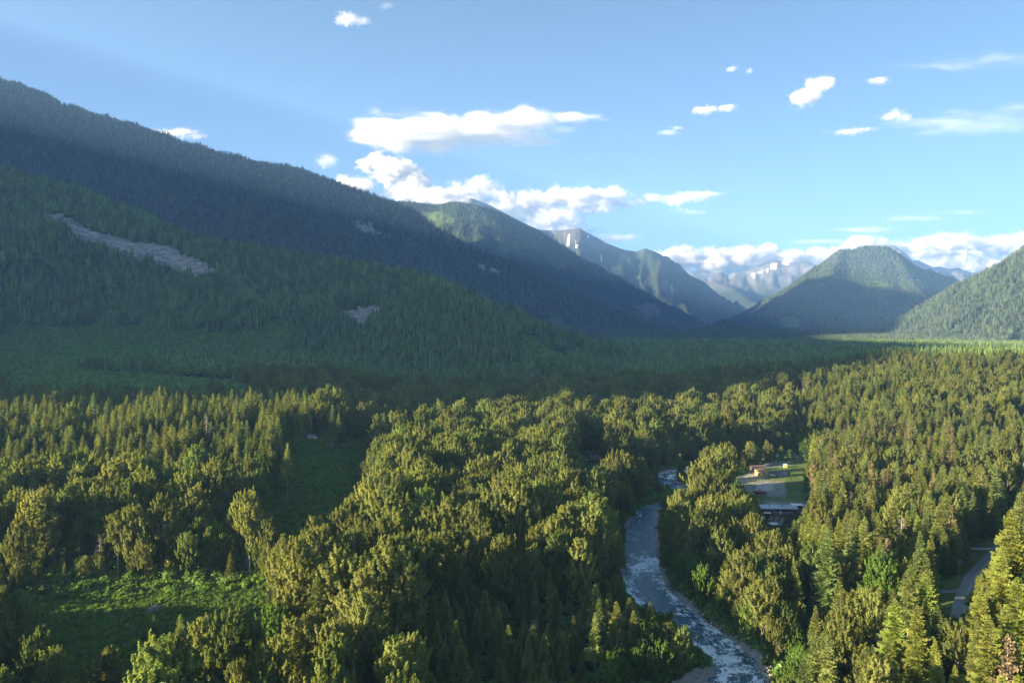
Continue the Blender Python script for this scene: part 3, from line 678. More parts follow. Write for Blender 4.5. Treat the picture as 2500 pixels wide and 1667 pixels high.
def cottonwood(seed, H=30, width=0.26, c0=0.28, plumes=75, per=70, card=0.62, lean=0.0, ivy=False):
    rg = np.random.default_rng(seed); trunk = []
    bendx, bendy = rg.normal(0, 0.02, 2)*H
    spine = lambda t_: np.array([bendx*t_*t_+lean*t_*H, bendy*t_*t_, t_*H])
    trunk.append(tube([spine(t_) for t_ in np.linspace(-0.03, 0.86, 9)], np.linspace(0.022, 0.004, 9)*H*0.75, 7))
    lobes = []
    nl = rg.integers(11, 16)
    for k in range(nl):
        f = (k+0.5)/nl; hh = c0+0.10+(0.84-c0)*f**0.92
        ang = k*2.399+rg.uniform(-.5, .5)
        q = (hh-c0)/(1-c0); prof = max(0.25, (1-abs(2*q-0.95)**2.2))**0.6
        rad = width*H*prof*rg.uniform(0.30, 0.62)
        c = spine(hh)+np.array([math.cos(ang)*rad, math.sin(ang)*rad, 0])
        lobes.append((c, H*width*prof*rg.uniform(0.46, 0.66)))
        s0 = spine(max(0.15, hh-0.2)); mid = (s0+c)/2+np.array([0, 0, -0.02*H])
        trunk.append(tube([s0, mid, c, c+np.array([0, 0, 0.05*H])], np.array([0.007, 0.005, 0.003, 0.001])*H*0.8, 5))
    lobes.append((spine(0.9), H*width*0.40))
    wts = np.array([l[1]**2 for l in lobes]); wts /= wts.sum()
    parts = []
    for k in range(plumes):
        c, r = lobes[rg.choice(len(lobes), p=wts)]
        d = rg.normal(size=3); d[2] = abs(d[2])*0.75+rg.normal()*0.45; d /= np.linalg.norm(d)
        p0 = c+d*r*rg.uniform(0.55, 1.0)*np.array([1, 1, 1.15])-np.array([0, 0, .03*H])
        ax = d*0.45+np.array([0, 0, 1.0])+rg.normal(size=3)*.12; ax /= np.linalg.norm(ax)
        ln = rg.uniform(0.075, 0.13)*H; rad = rg.uniform(0.018, 0.030)*H
        m = int(per*rg.uniform(0.7, 1.3)); tt = rg.uniform(0, 1, m)
        o = rg.normal(size=(m, 3)); o /= np.linalg.norm(o, axis=1, keepdims=True)
        rr_ = rad*np.sqrt(1-np.clip(tt, 0, 0.97)**1.4)*rg.uniform(0.5, 1.05, m)
        P = p0+ax*(tt*ln)[:, None]+o*rr_[:, None]
        N = o+ax*0.45+d*0.6+rg.normal(size=(m, 3))*0.35
        parts.append(cards(P, N, card*rg.uniform(0.65, 1.3, m), rg, 1.0))
    if ivy:
        m = 900; tt = rg.uniform(0.02, 0.75, m); a_ = rg.uniform(0, 6.283, m); r_ = rg.uniform(0.3, 1.5, m)*(1.1-tt*0.5)
        P = np.stack([spine(0.4)[0]*tt*2+np.cos(a_)*r_, np.sin(a_)*r_, tt*H], 1)
        parts.append(cards(P, np.stack([np.cos(a_), np.sin(a_), 0*a_+.3], 1)+rg.normal(size=(m, 3))*.4, 0.55, rg))
    return join(parts), join(trunk)

def conifer(seed, H=26, width=0.17, c0=0.1, whorls=34, per=4.2, seg=5, droop=0.32, dead=False, ragged=0.25):
    rg = np.random.default_rng(seed); V_, Q = [], []; o = 0
    top = np.array([0, 0, H])
    for w in range(whorls):
        f = (w+rg.uniform(-.3, .3))/whorls; f = min(max(f, 0), 0.985); hz = c0+(1-c0)*f
        n = int(per+rg.uniform(0, 1.6)); L0 = width*H*((1-f)**0.85)*(1.0 if f > 0.1 else 0.85)+0.38
        a0 = rg.uniform(0, 6.28)
        for k in range(n):
            if rg.random() < ragged*0.35: continue
            a = a0+k*2*math.pi/n+rg.uniform(-.3, .3); L = L0*rg.uniform(1-ragged*1.4, 1.12)
            d = np.array([math.cos(a), math.sin(a), 0]); sdir = np.array([-d[1], d[0], 0])
            z0 = hz*H; slope = 0.28*(f-0.3)-droop*(1-f)
            for i in range(seg):
                t0, t1 = i/seg, (i+1.25)/seg
                zc = lambda t_: z0+slope*L*t_+0.10*L*t_*t_
                wd = 0.42*L*(1-t0)**0.7*(0.6+0.9*min(1, t0*2.2))+0.16
                p0 = d*(L*t0)+np.array([0, 0, zc(t0)]); p1 = d*(L*min(t1, 1.05))+np.array([0, 0, zc(t1)])
                for s in (-1, 1):
                    e0 = p0+sdir*s*wd*0.25+d*L*0.02; e1 = p0+sdir*s*wd+d*L*0.16+np.array([0, 0, -wd*rg.uniform(0.25, .7)])
                    j = rg.normal(size=(4, 3))*0.10
                    q = np.array([p0+j[0]*0.4, e1+j[1], p1+sdir*s*wd*0.25+j[2], p1+np.array([0, 0, .12])+j[3]*0.4])
                    V_.append(q); Q.append([o, o+1, o+2, o+3] if s > 0 else [o+3, o+2, o+1, o]); o += 4
    for s in range(4):
        a = s*1.57+.4; d = np.array([math.cos(a), math.sin(a), 0])*0.22
        V_.append(np.array([[0, 0, H*0.955]+d*2.2, [0, 0, H*0.955]-d*0.2, top, top+d*0.2])); Q.append([o, o+1, o+2, o+3]); o += 4
    crown = (np.concatenate(V_), np.array(Q))
    tr = [tube([(0, 0, -0.8), (0, 0, H*0.3), (0.1, 0, H*0.7), (0, 0, H*0.98)], [0.0115*H, 0.008*H, 0.004*H, 0.0008*H], 6)]
    return crown, join(tr)

def snag(seed, H=22, n=46):
    """grey dead tree with bare twigs"""
    rg = np.random.default_rng(seed); tr = [tube([(0, 0, -0.6), (0.1, 0, H*.4), (-.1, .1, H*.75), (0, 0, H)], [0.3, 0.2, .12, .03], 6)]; br = []
    for k in range(n):
        f = rg.uniform(0.3, 0.97); a = rg.uniform(0, 6.28); L = (1-f)**0.6*H*0.17*rg.uniform(.4, 1.1)+.4
        d = np.array([math.cos(a), math.sin(a), 0]); p = np.array([0, 0, f*H])
        br.append(tube([p, p+d*L*.5+[0, 0, .05*L], p+d*L+[0, 0, .32*L]], [0.09, .07, .03], 3))
        for j in range(4):
            q = p+d*L*rg.uniform(.3, .95)+[0, 0, .1*L]; e = rg.normal(size=3)*0.5; e[2] = abs(e[2])
            br.append(tube([q, q+e*L*.35, q+e*L*.7+[0, 0, .2]], [0.055, .045, .02], 3))
    return join(br), join(tr)

def bush(seed, r=1.2, h=1.8, n=110, card=0.42):
    rg = np.random.default_rng(seed)
    o = rg.normal(size=(n, 3)); o[:, 2] = np.abs(o[:, 2]); o /= np.linalg.norm(o, axis=1, keepdims=True)
    k = rg.integers(0, 4, n); cx = np.array([[0, 0], [.6, .2], [-.5, .4], [.1, -.6]])[k]*r*0.7; hs = np.array([1, .7, .85, .6])[k]
    P = o*np.stack([0*hs+r*.62, 0*hs+r*.62, h*hs], 1)*rg.uniform(.6, 1.05, n)[:, None]; P[:, :2] += cx
    return cards(P, o+rg.normal(size=(n, 3))*0.5+[0, 0, .3], card*rg.uniform(.6, 1.3, n), rg)

def conifer_lo(seed, H=26, width=0.17, whorls=11, c0=0.12):
    rg = np.random.default_rng(seed); V_, Q = [], []; o = 0
    for w in range(whorls):
        f = w/whorls; n = 6 if f < .7 else 4; a0 = rg.uniform(0, 6.28); z0 = (c0+(1-c0)*f)*H; L = width*H*(1-f)**0.8+.3; zt = z0+H*(1-c0)/whorls*1.7
        for k in range(n):
            a = a0+k*6.283/n; l = L*rg.uniform(.7, 1.15); wd = 3.0/n
            p = lambda r_, aa, z_: [math.cos(aa)*r_, math.sin(aa)*r_, z_]
            V_.append(np.array([p(l*.75, a-wd*.5, z0-.1*l), p(l*1.05, a, z0-.25*l), p(l*.75, a+wd*.5, z0-.1*l), p(0.05, a, min(zt, H))])); Q.append([o, o+1, o+2, o+3]); o += 4
    return np.concatenate(V_), np.array(Q)
def broad_lo(seed, H=22, n=150, card=1.9, width=.24, c0=.3):
    rg = np.random.default_rng(seed); parts = []
    nl = 7; 
    for k in range(nl):
        a = k*2.4; hh = rg.uniform(.42, .8) if k else .86; r0 = width*H*math.sin(hh*3.0)**.8*rg.uniform(.4, .75)*(k > 0); c = np.array([math.cos(a)*r0, math.sin(a)*r0, hh*H]); R_ = width*H*rg.uniform(.42, .62)
        m = n//nl; d = rg.normal(size=(m, 3)); d[:, 2] = np.abs(d[:, 2])*1.1-.25; d /= np.linalg.norm(d, axis=1, keepdims=True)
        parts.append(cards(c+d*R_*rg.uniform(.75, 1.1, m)[:, None]*[1, 1, 1.25], d+rg.normal(size=(m, 3))*.4, card*rg.uniform(.6, 1.2, m), rg))
    return join(parts)
def clump_conifer(seed, n=4, sp=6.5):
    rg = np.random.default_rng(seed); parts = []
    for k in range(n):
        H = rg.uniform(19, 32); v, q = conifer_lo(seed*10+k, H, rg.uniform(.17, .22), 7, .05)
        v = v+np.array([(k % 2-.5)*sp+rg.uniform(-2, 2), (k//2-.5)*sp+rg.uniform(-2, 2), rg.uniform(-2, 0)]); parts.append((v, q))
    return join(parts)
def clump_broad(seed):
    rg = np.random.default_rng(seed); parts = []
    for k in range(3):
        v, q = broad_lo(seed*10+k, rg.uniform(14, 22), 49, 2.8, .3); parts.append((v+np.array([math.cos(k*2.1)*4.5, math.sin(k*2.1)*4.5, 0]), q))
    return join(parts)

# prototypes: (crown mesh, trunk mesh, true height)
PROTO = {'cottonwood': [], 'tallcottonwood': [], 'maple': [], 'conifer': [], 'slimconifer': [], 'brown': [], 'pale': [], 'snag': [], 'cedar': []}
def reg(kind, crown, trunk, H, mc, mt):
    k = len(PROTO[kind])
    a = mesh_np('%s crown %d' % (kind, k), *crown, mat=M[mc]); b_ = mesh_np('%s trunk %d' % (kind, k), *trunk, mat=M[mt]) if trunk else None
    PROTO[kind].append((a, b_, H))
for i in range(7):
    c, tr = cottonwood(100+i, 30, [.29, .25, .31, .23, .27, .26, .32][i], [.10, .16, .06, .12, .2, .1, .08][i], 270, 40, .60); reg('cottonwood', c, tr, 30, 'cottonwood', 'bark')
for i in range(3):
    c, tr = cottonwood(200+i, 32, .2, .42, 130, 44, .6, 0.0, i == 1); reg('tallcottonwood', c, tr, 32, 'cottonwood', 'barkpale')
for i in range(3):
    c, tr = cottonwood(300+i, 20, .40, .05, 250, 36, .52); reg('maple', c, tr, 20, 'maple', 'bark')
for i in range(7):
    c, tr = conifer(400+i, 26, [.22, .19, .25, .18, .21, .20, .24][i], [.04, .08, .03, .12, .05, .2, .03][i], 40, 6.0, 4); reg('conifer', c, tr, 26, 'conifer', 'bark')
for i in range(3):
    c, tr = conifer(500+i, 30, .15, [.3, .42, .36][i], 34, 5.5, 4, ragged=.4); reg('slimconifer', c, tr, 30, 'conifer', 'barkpale')
for i in range(2):
    c, tr = conifer(600+i, 22, .19, .08, 32, 5.2, 4, ragged=.5); reg('brown', c, tr, 22, 'brown', 'barkpale')
for i in range(2):
    c, tr = conifer(650+i, 26, .18, .1, 34, 5.2, 4, ragged=.5); reg('pale', c, tr, 26, 'paleneedles', 'barkpale')
for i in range(3):
    c, tr = conifer(750+i, 30, [.24, .21, .27][i], .03, 42, 6.5, 4, ragged=.3); reg('cedar', c, tr, 30, 'cedar', 'bark')
for i in range(2):
    c, tr = snag(700+i); reg('snag', c, tr, 22, 'barkpale', 'barkpale')

def proto_collection(name, meshes):
    c = bpy.data.collections.new(name)
    for i, m in enumerate(meshes):
        o = bpy.data.objects.new('%s_%02d' % (name, i), m); c.objects.link(o)
    return c
def merged(kind, k):
    """crown and trunk as one mesh with two materials for scattering"""
    cm, tm, H = PROTO[kind][k]
    me = bpy.data.meshes.new('%s scatter %d' % (kind, k)); import bmesh
    bm = bmesh.new(); bm.from_mesh(cm); n0 = len(bm.faces); bm.from_mesh(tm); bm.faces.ensure_lookup_table()
    for f in bm.faces[n0:]: f.material_index = 1
    bm.to_mesh(me); bm.free(); me.materials.append(cm.materials[0]); me.materials.append(tm.materials[0]); return me
NEARK = [('cottonwood', i) for i in range(7)]+[('tallcottonwood', i) for i in range(3)]+[('maple', i) for i in range(3)]+[('conifer', i) for i in range(7)]+[('slimconifer', i) for i in range(3)]+[('brown', 0), ('brown', 1), ('pale', 0), ('pale', 1), ('snag', 0), ('snag', 1), ('cedar', 0), ('cedar', 1), ('cedar', 2)]
near_col = proto_collection('near_tree', [merged(k, i) for k, i in NEARK])
mids = [mesh_np('mid c%d' % i, *conifer_lo(900+i, 26, [.2, .17, .22, .18][i], 16), mat=M['conifer_far']) for i in range(4)]
mids += [mesh_np('mid b%d' % i, *broad_lo(930+i, 22, 230, 1.5), mat=M['broad_far']) for i in range(4)]
mid_col = proto_collection('mid_tree', mids)
far_col = proto_collection('far_clump', [mesh_np('far c%d' % i, *clump_conifer(960+i), mat=M['conifer_far']) for i in range(4)]+[mesh_np('far b%d' % i, *clump_broad(980+i), mat=M['broad_far']) for i in range(2)])
dist_col = proto_collection('distant_clump', [mesh_np('dist c%d' % i, *clump_conifer(970+i), mat=M['conifer_distant']) for i in range(4)])
bush_col = proto_collection('shrub', [mesh_np('shrub %d' % i, *bush(1000+i, 1.3, [1.2, 1.6, 2.0, 1.0][i]), mat=M['shrub']) for i in range(4)])
bushfar_col = proto_collection('far_shrub', [mesh_np('far shrub %d' % i, *bush(1020+i, 3.2, [3.0, 4.2, 3.4][i], 90, 1.2), mat=M['shrub_far']) for i in range(3)])

def scatter(name, P, rot, scl, idx_, collection, label):
    me = bpy.data.meshes.new(name); me.vertices.add(len(P)); me.vertices.foreach_set('co', P.astype(np.float32).ravel())
    for n_, ty, a in (('rot', 'FLOAT_VECTOR', rot), ('scl', 'FLOAT_VECTOR', scl)):
        at = me.attributes.new(n_, ty, 'POINT'); at.data.foreach_set('vector', a.astype(np.float32).ravel())
    at = me.attributes.new('pick', 'INT', 'POINT'); at.data.foreach_set('value', idx_.astype(np.int32))
    o = link(name, me, kind='stuff', label=label)
    ng = bpy.data.node_groups.new(name+' scatter', 'GeometryNodeTree')
    ng.interface.new_socket('Geometry', in_out='INPUT', socket_type='NodeSocketGeometry'); ng.interface.new_socket('Geometry', in_out='OUTPUT', socket_type='NodeSocketGeometry')
    N = ng.nodes; gi = N.new('NodeGroupInput'); go = N.new('NodeGroupOutput'); ins = N.new('GeometryNodeInstanceOnPoints'); ci = N.new('GeometryNodeCollectionInfo')
    ci.inputs[0].default_value = collection; ci.inputs['Separate Children'].default_value = True; ci.inputs['Reset Children'].default_value = True
    def na(n_, ty):
        a = N.new('GeometryNodeInputNamedAttribute'); a.data_type = ty; a.inputs['Name'].default_value = n_; return a.outputs['Attribute']
    eu = N.new('FunctionNodeEulerToRotation'); ng.links.new(na('rot', 'FLOAT_VECTOR'), eu.inputs[0])
    ng.links.new(gi.outputs[0], ins.inputs['Points']); ng.links.new(ci.outputs[0], ins.inputs['Instance']); ins.inputs['Pick Instance'].default_value = True
    ng.links.new(na('pick', 'INT'), ins.inputs['Instance Index']); ng.links.new(eu.outputs[0], ins.inputs['Rotation']); ng.links.new(na('scl', 'FLOAT_VECTOR'), ins.inputs['Scale'])
    ng.links.new(ins.outputs[0], go.inputs[0])
    m = o.modifiers.new('scatter', 'NODES'); m.node_group = ng
    return o

# ------------------------------------------------------------------ where trees stand
def jgrid(s, r0, r1, tmin=-36.5, tmax=36.5, jit=0.75, seed=0):
    rg = np.random.default_rng(seed)
    xm = r1*math.sin(math.radians(max(abs(tmin), abs(tmax))))+s
    gx, gy = np.meshgrid(np.arange(-xm, xm, s), np.arange(r0*0.75, r1, s*0.92))
    gx = gx+(np.arange(gx.shape[0])[:, None] % 2)*s*.5
    x = (gx+rg.uniform(-.5, .5, gx.shape)*s*jit).ravel(); y = (gy+rg.uniform(-.5, .5, gy.shape)*s*jit).ravel()
    r = np.hypot(x, y); t_ = np.degrees(np.arctan2(x, y)); m = (r >= r0) & (r < r1) & (t_ > tmin) & (t_ < tmax)
    return x[m], y[m]
def rock_at(A, x, y):
    r = np.clip(np.hypot(x, y), rr[0], rr[-2]); t_ = np.degrees(np.arctan2(x, y))
    i = np.clip(((np.log(r)-math.log(rr[0]))/0.0108+.5).astype(int), 0, NR-1); j = np.clip(np.searchsorted(th, t_), 0, NT-1)
    return A[i, j]
def river_gap(x, y):
    d, (w,) = polyline_near(x, y, RIV, [RIVW]); return d-w
OPEN_GROUND = [(C_LEFT, (230, 430)), (C_BANK, (400, 830)), (C_MOUND, (400, 560)), (C_CABIN, (600, 830)), (C_SITE, (500, 830)), (C_ROAD, (280, 640)), (C_MID1, (850, 1400)), (C_MID2, (1000, 1400))]
V_VAN = [(742,1054),(784,1054),(786,1074),(742,1074)]
SIGHT = [V_RIVER, V_RIVER2, V_SITE, V_ROAD, V_CABIN, V_LEFT, V_BANK, V_MOUND, V_VAN]

def open_ground(x, y, z):
    u, v = project(x, y, z); m = np.zeros(x.shape, bool)
    for p, yr in OPEN_GROUND: m |= inpoly(u, v, p) & (y > yr[0]) & (y < yr[1])
    return m
def blocks_view(x, y, z, H, cw):
    m = np.zeros(x.shape, bool)
    for f, w in ((0.15, .5), (0.3, .8), (.45, 1), (.6, 1), (.75, .8), (.88, .5), (1.0, 0)):
        for s in (-1, 0, 1):
            if w == 0 and s: continue
            u, v = project(x+s*cw*w, y, z+H*f)
            for p in SIGHT: m |= inpoly(u, v, p)
    return m & (y < 860)

# near forest
P_BROWN = [(2010,1090),(2330,1080),(2340,1170),(2250,1260),(2120,1290),(1990,1260),(1960,1210)]
x, y = jgrid(6.3, 95, 1300, -50, 50, seed=1)
z = ground(x, y); u, v = project(x, y, z); n = len(x)
rnd = rng.random(n); rnd2 = rng.random(n)
big = fbm(x/60, y/60, 3, 91)
pc = np.full(n, 0.22)
pc = np.where((u < 780) & (v < 1235), 0.97, pc)
pc = np.where((u < 780) & (v >= 1235) & (v < 1420), 0.18, pc)
pc = np.where((u < 900) & (v >= 1500), 0.42, pc)
pc = np.where((u > 780) & (u < 1480) & (v < 1120), 0.45, pc)
pc = np.where((u > 760) & (u < 1500) & (v >= 1120) & (v < 1540), 0.10, pc)
pc = np.where((u > 600) & (u < 900) & (v >= 1400), 0.45, pc)
pc = np.where((u > 1020) & (u < 1620) & (v >= 1545), 0.95, pc)
pc = np.where((u > 1400) & (u < 1900) & (v < 1110), 0.55, pc)
pc = np.where((u > 1930), 0.86, pc); pc = np.where((u > 2000) & (v > 1550), 0.5, pc); pc = np.where((u > 2180) & (v > 1540), 0.95, pc)
pc = np.where((y > 930) & (u < 1900), .45, pc)
pc = np.clip(pc+(big-.5)*1.2*(pc > .15)*(pc < .9), 0, 1)
con = rnd < pc
H = np.where(con, 14+15*rng.random(n)**1.5+3*(u < 780)*(v < 1235), 24+14*rng.random(n))
H = np.where((u > 1020) & (u < 1620) & (v >= 1545), np.where(con, 14+9*rng.random(n), 12+4*rng.random(n)), H)
H = np.where((u < 780) & (v < 1235) & ~con, H*.72, H)
H = np.where((u > 1930) & ~con, H*.74, H)
H = np.where((u > 1960) & con, H*1.08, H)
H = np.where(~con & (u > 1600) & (u < 1990), H*0.82, H)
pick = np.zeros(n, int); sp = np.zeros(n, int)    # sp: 0 cottonwood 1 tall 2 maple 3 conifer 4 slim 5 brown 6 pale 7 snag
pick = np.where(con, 13+rng.integers(0, 7, n), rng.integers(0, 7, n)); sp = np.where(con, 3, 0)
m = con & (rnd2 < 0.13); pick[m] = 20+rng.integers(0, 3, m.sum()); sp[m] = 4; H[m] *= 1.12
m = ~con & (rnd2 < 0.12); pick[m] = 10+rng.integers(0, 3, m.sum()); sp[m] = 2; H[m] *= 0.66
m = ~con & (rnd2 > 0.84) & (u < 800); pick[m] = 7+rng.integers(0, 3, m.sum()); sp[m] = 1; H[m] *= 1.1
zz_ = inpoly(u, v, P_BROWN); m = (zz_ & (rnd2 > .55)) | ((u > 1950) & (rnd2 > .965)) | ((rnd2 > .992)); m &= con
pick[m] = np.where(rng.random(m.sum()) < .86, 25, 23)+rng.integers(0, 2, m.sum()); sp[m] = np.where(pick[m] >= 25, 6, 5)
m = con & (((u > 2180) & (v > 1500) & (rnd2 < .7)) | ((u > 1900) & (rnd2 > .13) & (rnd2 < .36))) & (sp == 3); pick[m] = 29+rng.integers(0, 3, m.sum()); sp[m] = 8
m = (rnd2 < .012); pick[m] = 27+rng.integers(0, 2, m.sum()); sp[m] = 7; H[m] *= .8
gap = river_gap(x, y)
H = np.where(gap < 14, H*0.62, H)      # alders and willows along the water
H *= .72+.55*fbm(x/35, y/35, 3, 66)
shrink = (gap < 14) & con; pick[shrink] = rng.integers(10, 13, shrink.sum()); sp[shrink] = 2
# low growth in two gaps through which the evening sun reaches the clearing and the yard
lowz = (x < -170) & (x > -330) & (y > 285) & (y < 372)
H = np.where(lowz, np.minimum(H, 9+3*rng.random(n)), H)
ss_ = .956*y-.292*x; lowz = (ss_ > 498) & (ss_ < 566) & (x > 45) & (x < 188)
H = np.where(lowz, np.minimum(H, 7+3*rng.random(n)), H)
keep = (gap > 3.0) & ~open_ground(x, y, z)
gp = smooth(.36, .46, fbm(x/26, y/26, 3, 123))
keep &= rng.random(n) < np.where(con, 0.95, 0.62)*(.35+.65*gp)
cw = np.where(con, H*.13, H*.20)
for hs in (1.0, 0.72, 0.5):            # trees that would hide the open places are grown shorter, else left out
    bl = blocks_view(x, y, z, H*hs, cw*hs)
    if hs == 1.0: good = ~bl; Hf = H.copy()
    else:
        add = ~good & ~bl; Hf[add] = H[add]*hs; good |= add
keep &= good; H = Hf
# trees placed one by one where the photograph shows a striking one: (u, top row, foot row, prototype)
KEYS = [(812,985,1095,20),(827,1006,1092,14),(838,1030,1104,22),(745,963,1062,13),(722,976,1062,15),(698,984,1060,16),(676,973,1050,19),(655,990,1056,13),(702,1080,1212,21),(62,955,1046,14),(80,962,1050,18),
 (137,958,1048,3),(240,985,1064,17),(213,972,1040,2),(440,985,1062,16),(610,1000,1075,13),(560,1010,1085,15),(666,1105,1200,8),(640,1110,1215,10),(600,1130,1215,28),
 (410,1243,1398,8),(288,1250,1404,9),(330,1238,1400,4),(205,1165,1330,7),(610,1232,1405,7),(655,1270,1412,8),(120,1190,1350,1),(45,1270,1420,5),(355,1180,1345,0),(470,1190,1345,2),
 (350,1515,1655,16),(376,1500,1660,21),(440,1498,1680,14),(265,1585,1740,5),(500,1510,1720,3),(565,1490,1715,6),(60,1525,1690,1),(45,1442,1560,5),
 (690,1300,1500,13),(740,1290,1490,20),(790,1290,1480,3),(860,1300,1470,0),(680,1476,1640,10),(770,1500,1680,6),(1165,1515,1610,14),(1203,1522,1615,18),(1238,1572,1690,16),(1290,1553,1680,13),(1222,1600,1730,17),
 (1375,1535,1660,14),(1400,1500,1620,19),(1305,1418,1520,13),(1273,1420,1525,18),(1160,1625,1760,16),(1085,1560,1700,15),(1390,1420,1500,16),(900,1360,1540,2),(1010,1340,1510,6),(980,1230,1370,0),(1080,1255,1400,4),
 (1180,1310,1470,6),(1250,1270,1420,2),(1000,1405,1590,4),(1120,1365,1540,0),(940,1115,1240,6),(1000,1060,1160,2),(1065,1030,1130,0),(1110,1150,1260,3),(1300,1040,1120,14),(1312,1045,1122,17),(1395,1075,1150,15),
 (2020,1290,1500,15),(2075,1270,1480,20),(2150,1315,1500,13),(2240,1255,1400,30),(2200,1290,1450,18),(1980,1320,1480,9),(1810,1360,1520,2),(1860,1420,1580,4),(1760,1290,1420,0),(1690,1290,1400,3),
 (2290,1590,1790,30),(2240,1540,1760,29),(2446,1330,1560,29),(2470,1240,1500,31),(2060,1500,1700,6),(2130,1440,1620,2),(2400,1600,1850,31),(2340,1520,1700,9),(2160,1360,1530,11),(1845,1205,1255,19),
 (2080,1500,1670,26),(1985,1395,1480,25),(2015,1405,1485,23),(2110,1420,1480,24),(1745,1085,1165,5),(1725,1100,1180,3),(1840,1080,1140,14),(1880,1085,1135,5),(1660,1105,1165,14),(1640,1095,1160,4)]
kx, ky, kz, kh, kp = [], [], [], [], []
for ku, kt, kb, kk in KEYS:
    px_, py_, pz_ = hit(ku, min(kb, 1900)); kx.append(px_); ky.append(py_); kz.append(pz_); kh.append(max(6.0, (kb-kt)/F*py_)); kp.append(kk)
kx, ky, kz, kh, kp = map(np.array, (kx, ky, kz, kh, kp))
for a_, b_, h_ in zip(kx, ky, kh):
    keep &= np.hypot(x-a_, y-b_) > 4.2
    front = (np.abs(x/y-a_/b_)*b_ < 4.5) & (y < b_) & (y > b_-42); H = np.where(front, np.minimum(H, h_*.62), H)
x, y, z, H, pick, sp, u, v, con = [a[keep] for a in (x, y, z, H, pick, sp, u, v, con)]
nk_ = len(x); spk = np.array([0]*7+[1]*3+[2]*3+[3]*7+[4]*3+[5, 5, 6, 6, 7, 7, 8, 8, 8])[kp]
ku_, kv_ = project(kx, ky, kz)
x = np.concatenate([x, kx]); y = np.concatenate([y, ky]); z = np.concatenate([z, kz]); H = np.concatenate([H, kh]); pick = np.concatenate([pick, kp]); sp = np.concatenate([sp, spk])
u = np.concatenate([u, ku_]); v = np.concatenate([v, kv_]); con = np.concatenate([con, (spk == 3) | (spk == 4) | (spk == 8)])
HT = np.array([PROTO[k][i][2] for k, i in NEARK]); S = H/HT[pick]; 
rotz = rng.uniform(0, 6.283, len(x)); wide = rng.uniform(.86, 1.16, len(x))
# the ones that show largest become things of their own
pxh = H/y*F; ut, vt = project(x, y, z+H)
inframe = (u > -20) & (u < 2520) & (vt < 1640) & (y > 60)
# how much of each tree's top stands clear of the trees in front of it (coarse skyline test in columns)
colw = 6.0; occ = np.full(int(2800/colw)+2, 9999.0)
clear = np.zeros(len(x)); order = np.argsort(y)
for i in order:
    c0_ = int((u[i]-H[i]*.1/y[i]*F+100)/colw); c1_ = int((u[i]+H[i]*.1/y[i]*F+100)/colw)+1
    if c1_ < 1 or c0_ >= len(occ): continue
    c0_ = max(c0_, 0); c1_ = min(max(c1_, c0_+1), len(occ))
    line = vt[i]+pxh[i]*.25
    clear[i] = np.clip((occ[c0_:c1_]-vt[i])/max(pxh[i], 1), 0, 1).mean()
    occ[c0_:c1_] = np.minimum(occ[c0_:c1_], line+0*occ[c0_:c1_])
score = pxh*np.clip(clear, .0, .8)*inframe
score[clear < .12] = 0
score[nk_:] = 1000
INDIV = []
isdead = (sp >= 5) & (sp < 8)
for cls in (con & ~isdead, ~con & ~isdead, isdead):
    ids = np.nonzero(cls & (score > 0))[0]; ids = ids[np.argsort(-score[ids])][:292 if cls is not isdead else 60]; INDIV.append(ids)
rest = np.ones(len(x), bool)
for ids in INDIV: rest[ids] = False
r_ = rest
scatter('forest', np.stack([x, y, z-.3], 1)[r_], np.stack([0*x, 0*x, rotz], 1)[r_], np.stack([S*wide, S*wide, S], 1)[r_], pick[r_], near_col, 'mixed forest filling the valley floor on both sides of the river')
NEAR = dict(x=x, y=y, z=z, H=H, S=S, pick=pick, sp=sp, rotz=rotz, wide=wide, u=u, v=v, ut=ut, vt=vt, pxh=pxh)

# middle distance
def far_band(name, s, r0, r1, colref, nc, nb, scale, label, seed, tmax=36.5, conf=None, skip=()):
    x, y = jgrid(s, r0, r1, -tmax, tmax, seed=seed); z = ground(x, y)
    m = visible(x, y, z, 35*scale) & (rock_at(ROCK, x, y)+(fbm(x/26, y/26, 3, 8)-.5)*1.3 < .42) & (rock_at(SNOW, x, y) < .1)
    md = rock_at(MEAD, x, y); rg = np.random.default_rng(seed)
    m &= (md < .35) | (rg.random(len(x)) < .05)
    for sk in skip: m &= sk(x, y, z)
    m &= river_gap(x, y) > 6 if r0 < 1400 else True
    x, y, z = x[m], y[m], z[m]
    pcn = conf(x, y, z) if conf else np.full(len(x), .8)
    c = rg.random(len(x)) < pcn
    pick = np.where(c | (nb == 0), rg.integers(0, nc, len(x)), nc+rg.integers(0, max(nb, 1), len(x)))
    S = scale*rg.uniform(.7, 1.2, len(x))*(1 if nb == 0 else np.where(c, 1.0, .85))
    S = np.where(rock_at(MEAD, x, y) > .35, S*.5, S)
    # trees grow smaller up high
    S *= 1-.45*smooth(900, 1900, z)
    scatter(name, np.stack([x, y, z-.4], 1), np.stack([0*x, 0*x, rg.uniform(0, 6.28, len(x))], 1), np.stack([S, S, S], 1), pick, colref, label)
    return len(x)
def conf_mid(x, y, z):
    base = np.clip(.25+smooth(30, 75, z)*.75+(fbm(x/120, y/120, 3, 95)-.5)*1.6, .05, 1)
    base = np.where((x > 350), np.maximum(base, .8), base)
    return np.where(y > 1500, np.maximum(base, .7+(fbm(x/160, y/160, 3, 97)-.5)*1.2), base)
n1 = far_band('valley_forest', 7.2, 1300, 2050, mid_col, 4, 4, 1.0, 'shaded forest of the middle valley and the lowest slopes', 2, conf=conf_mid)
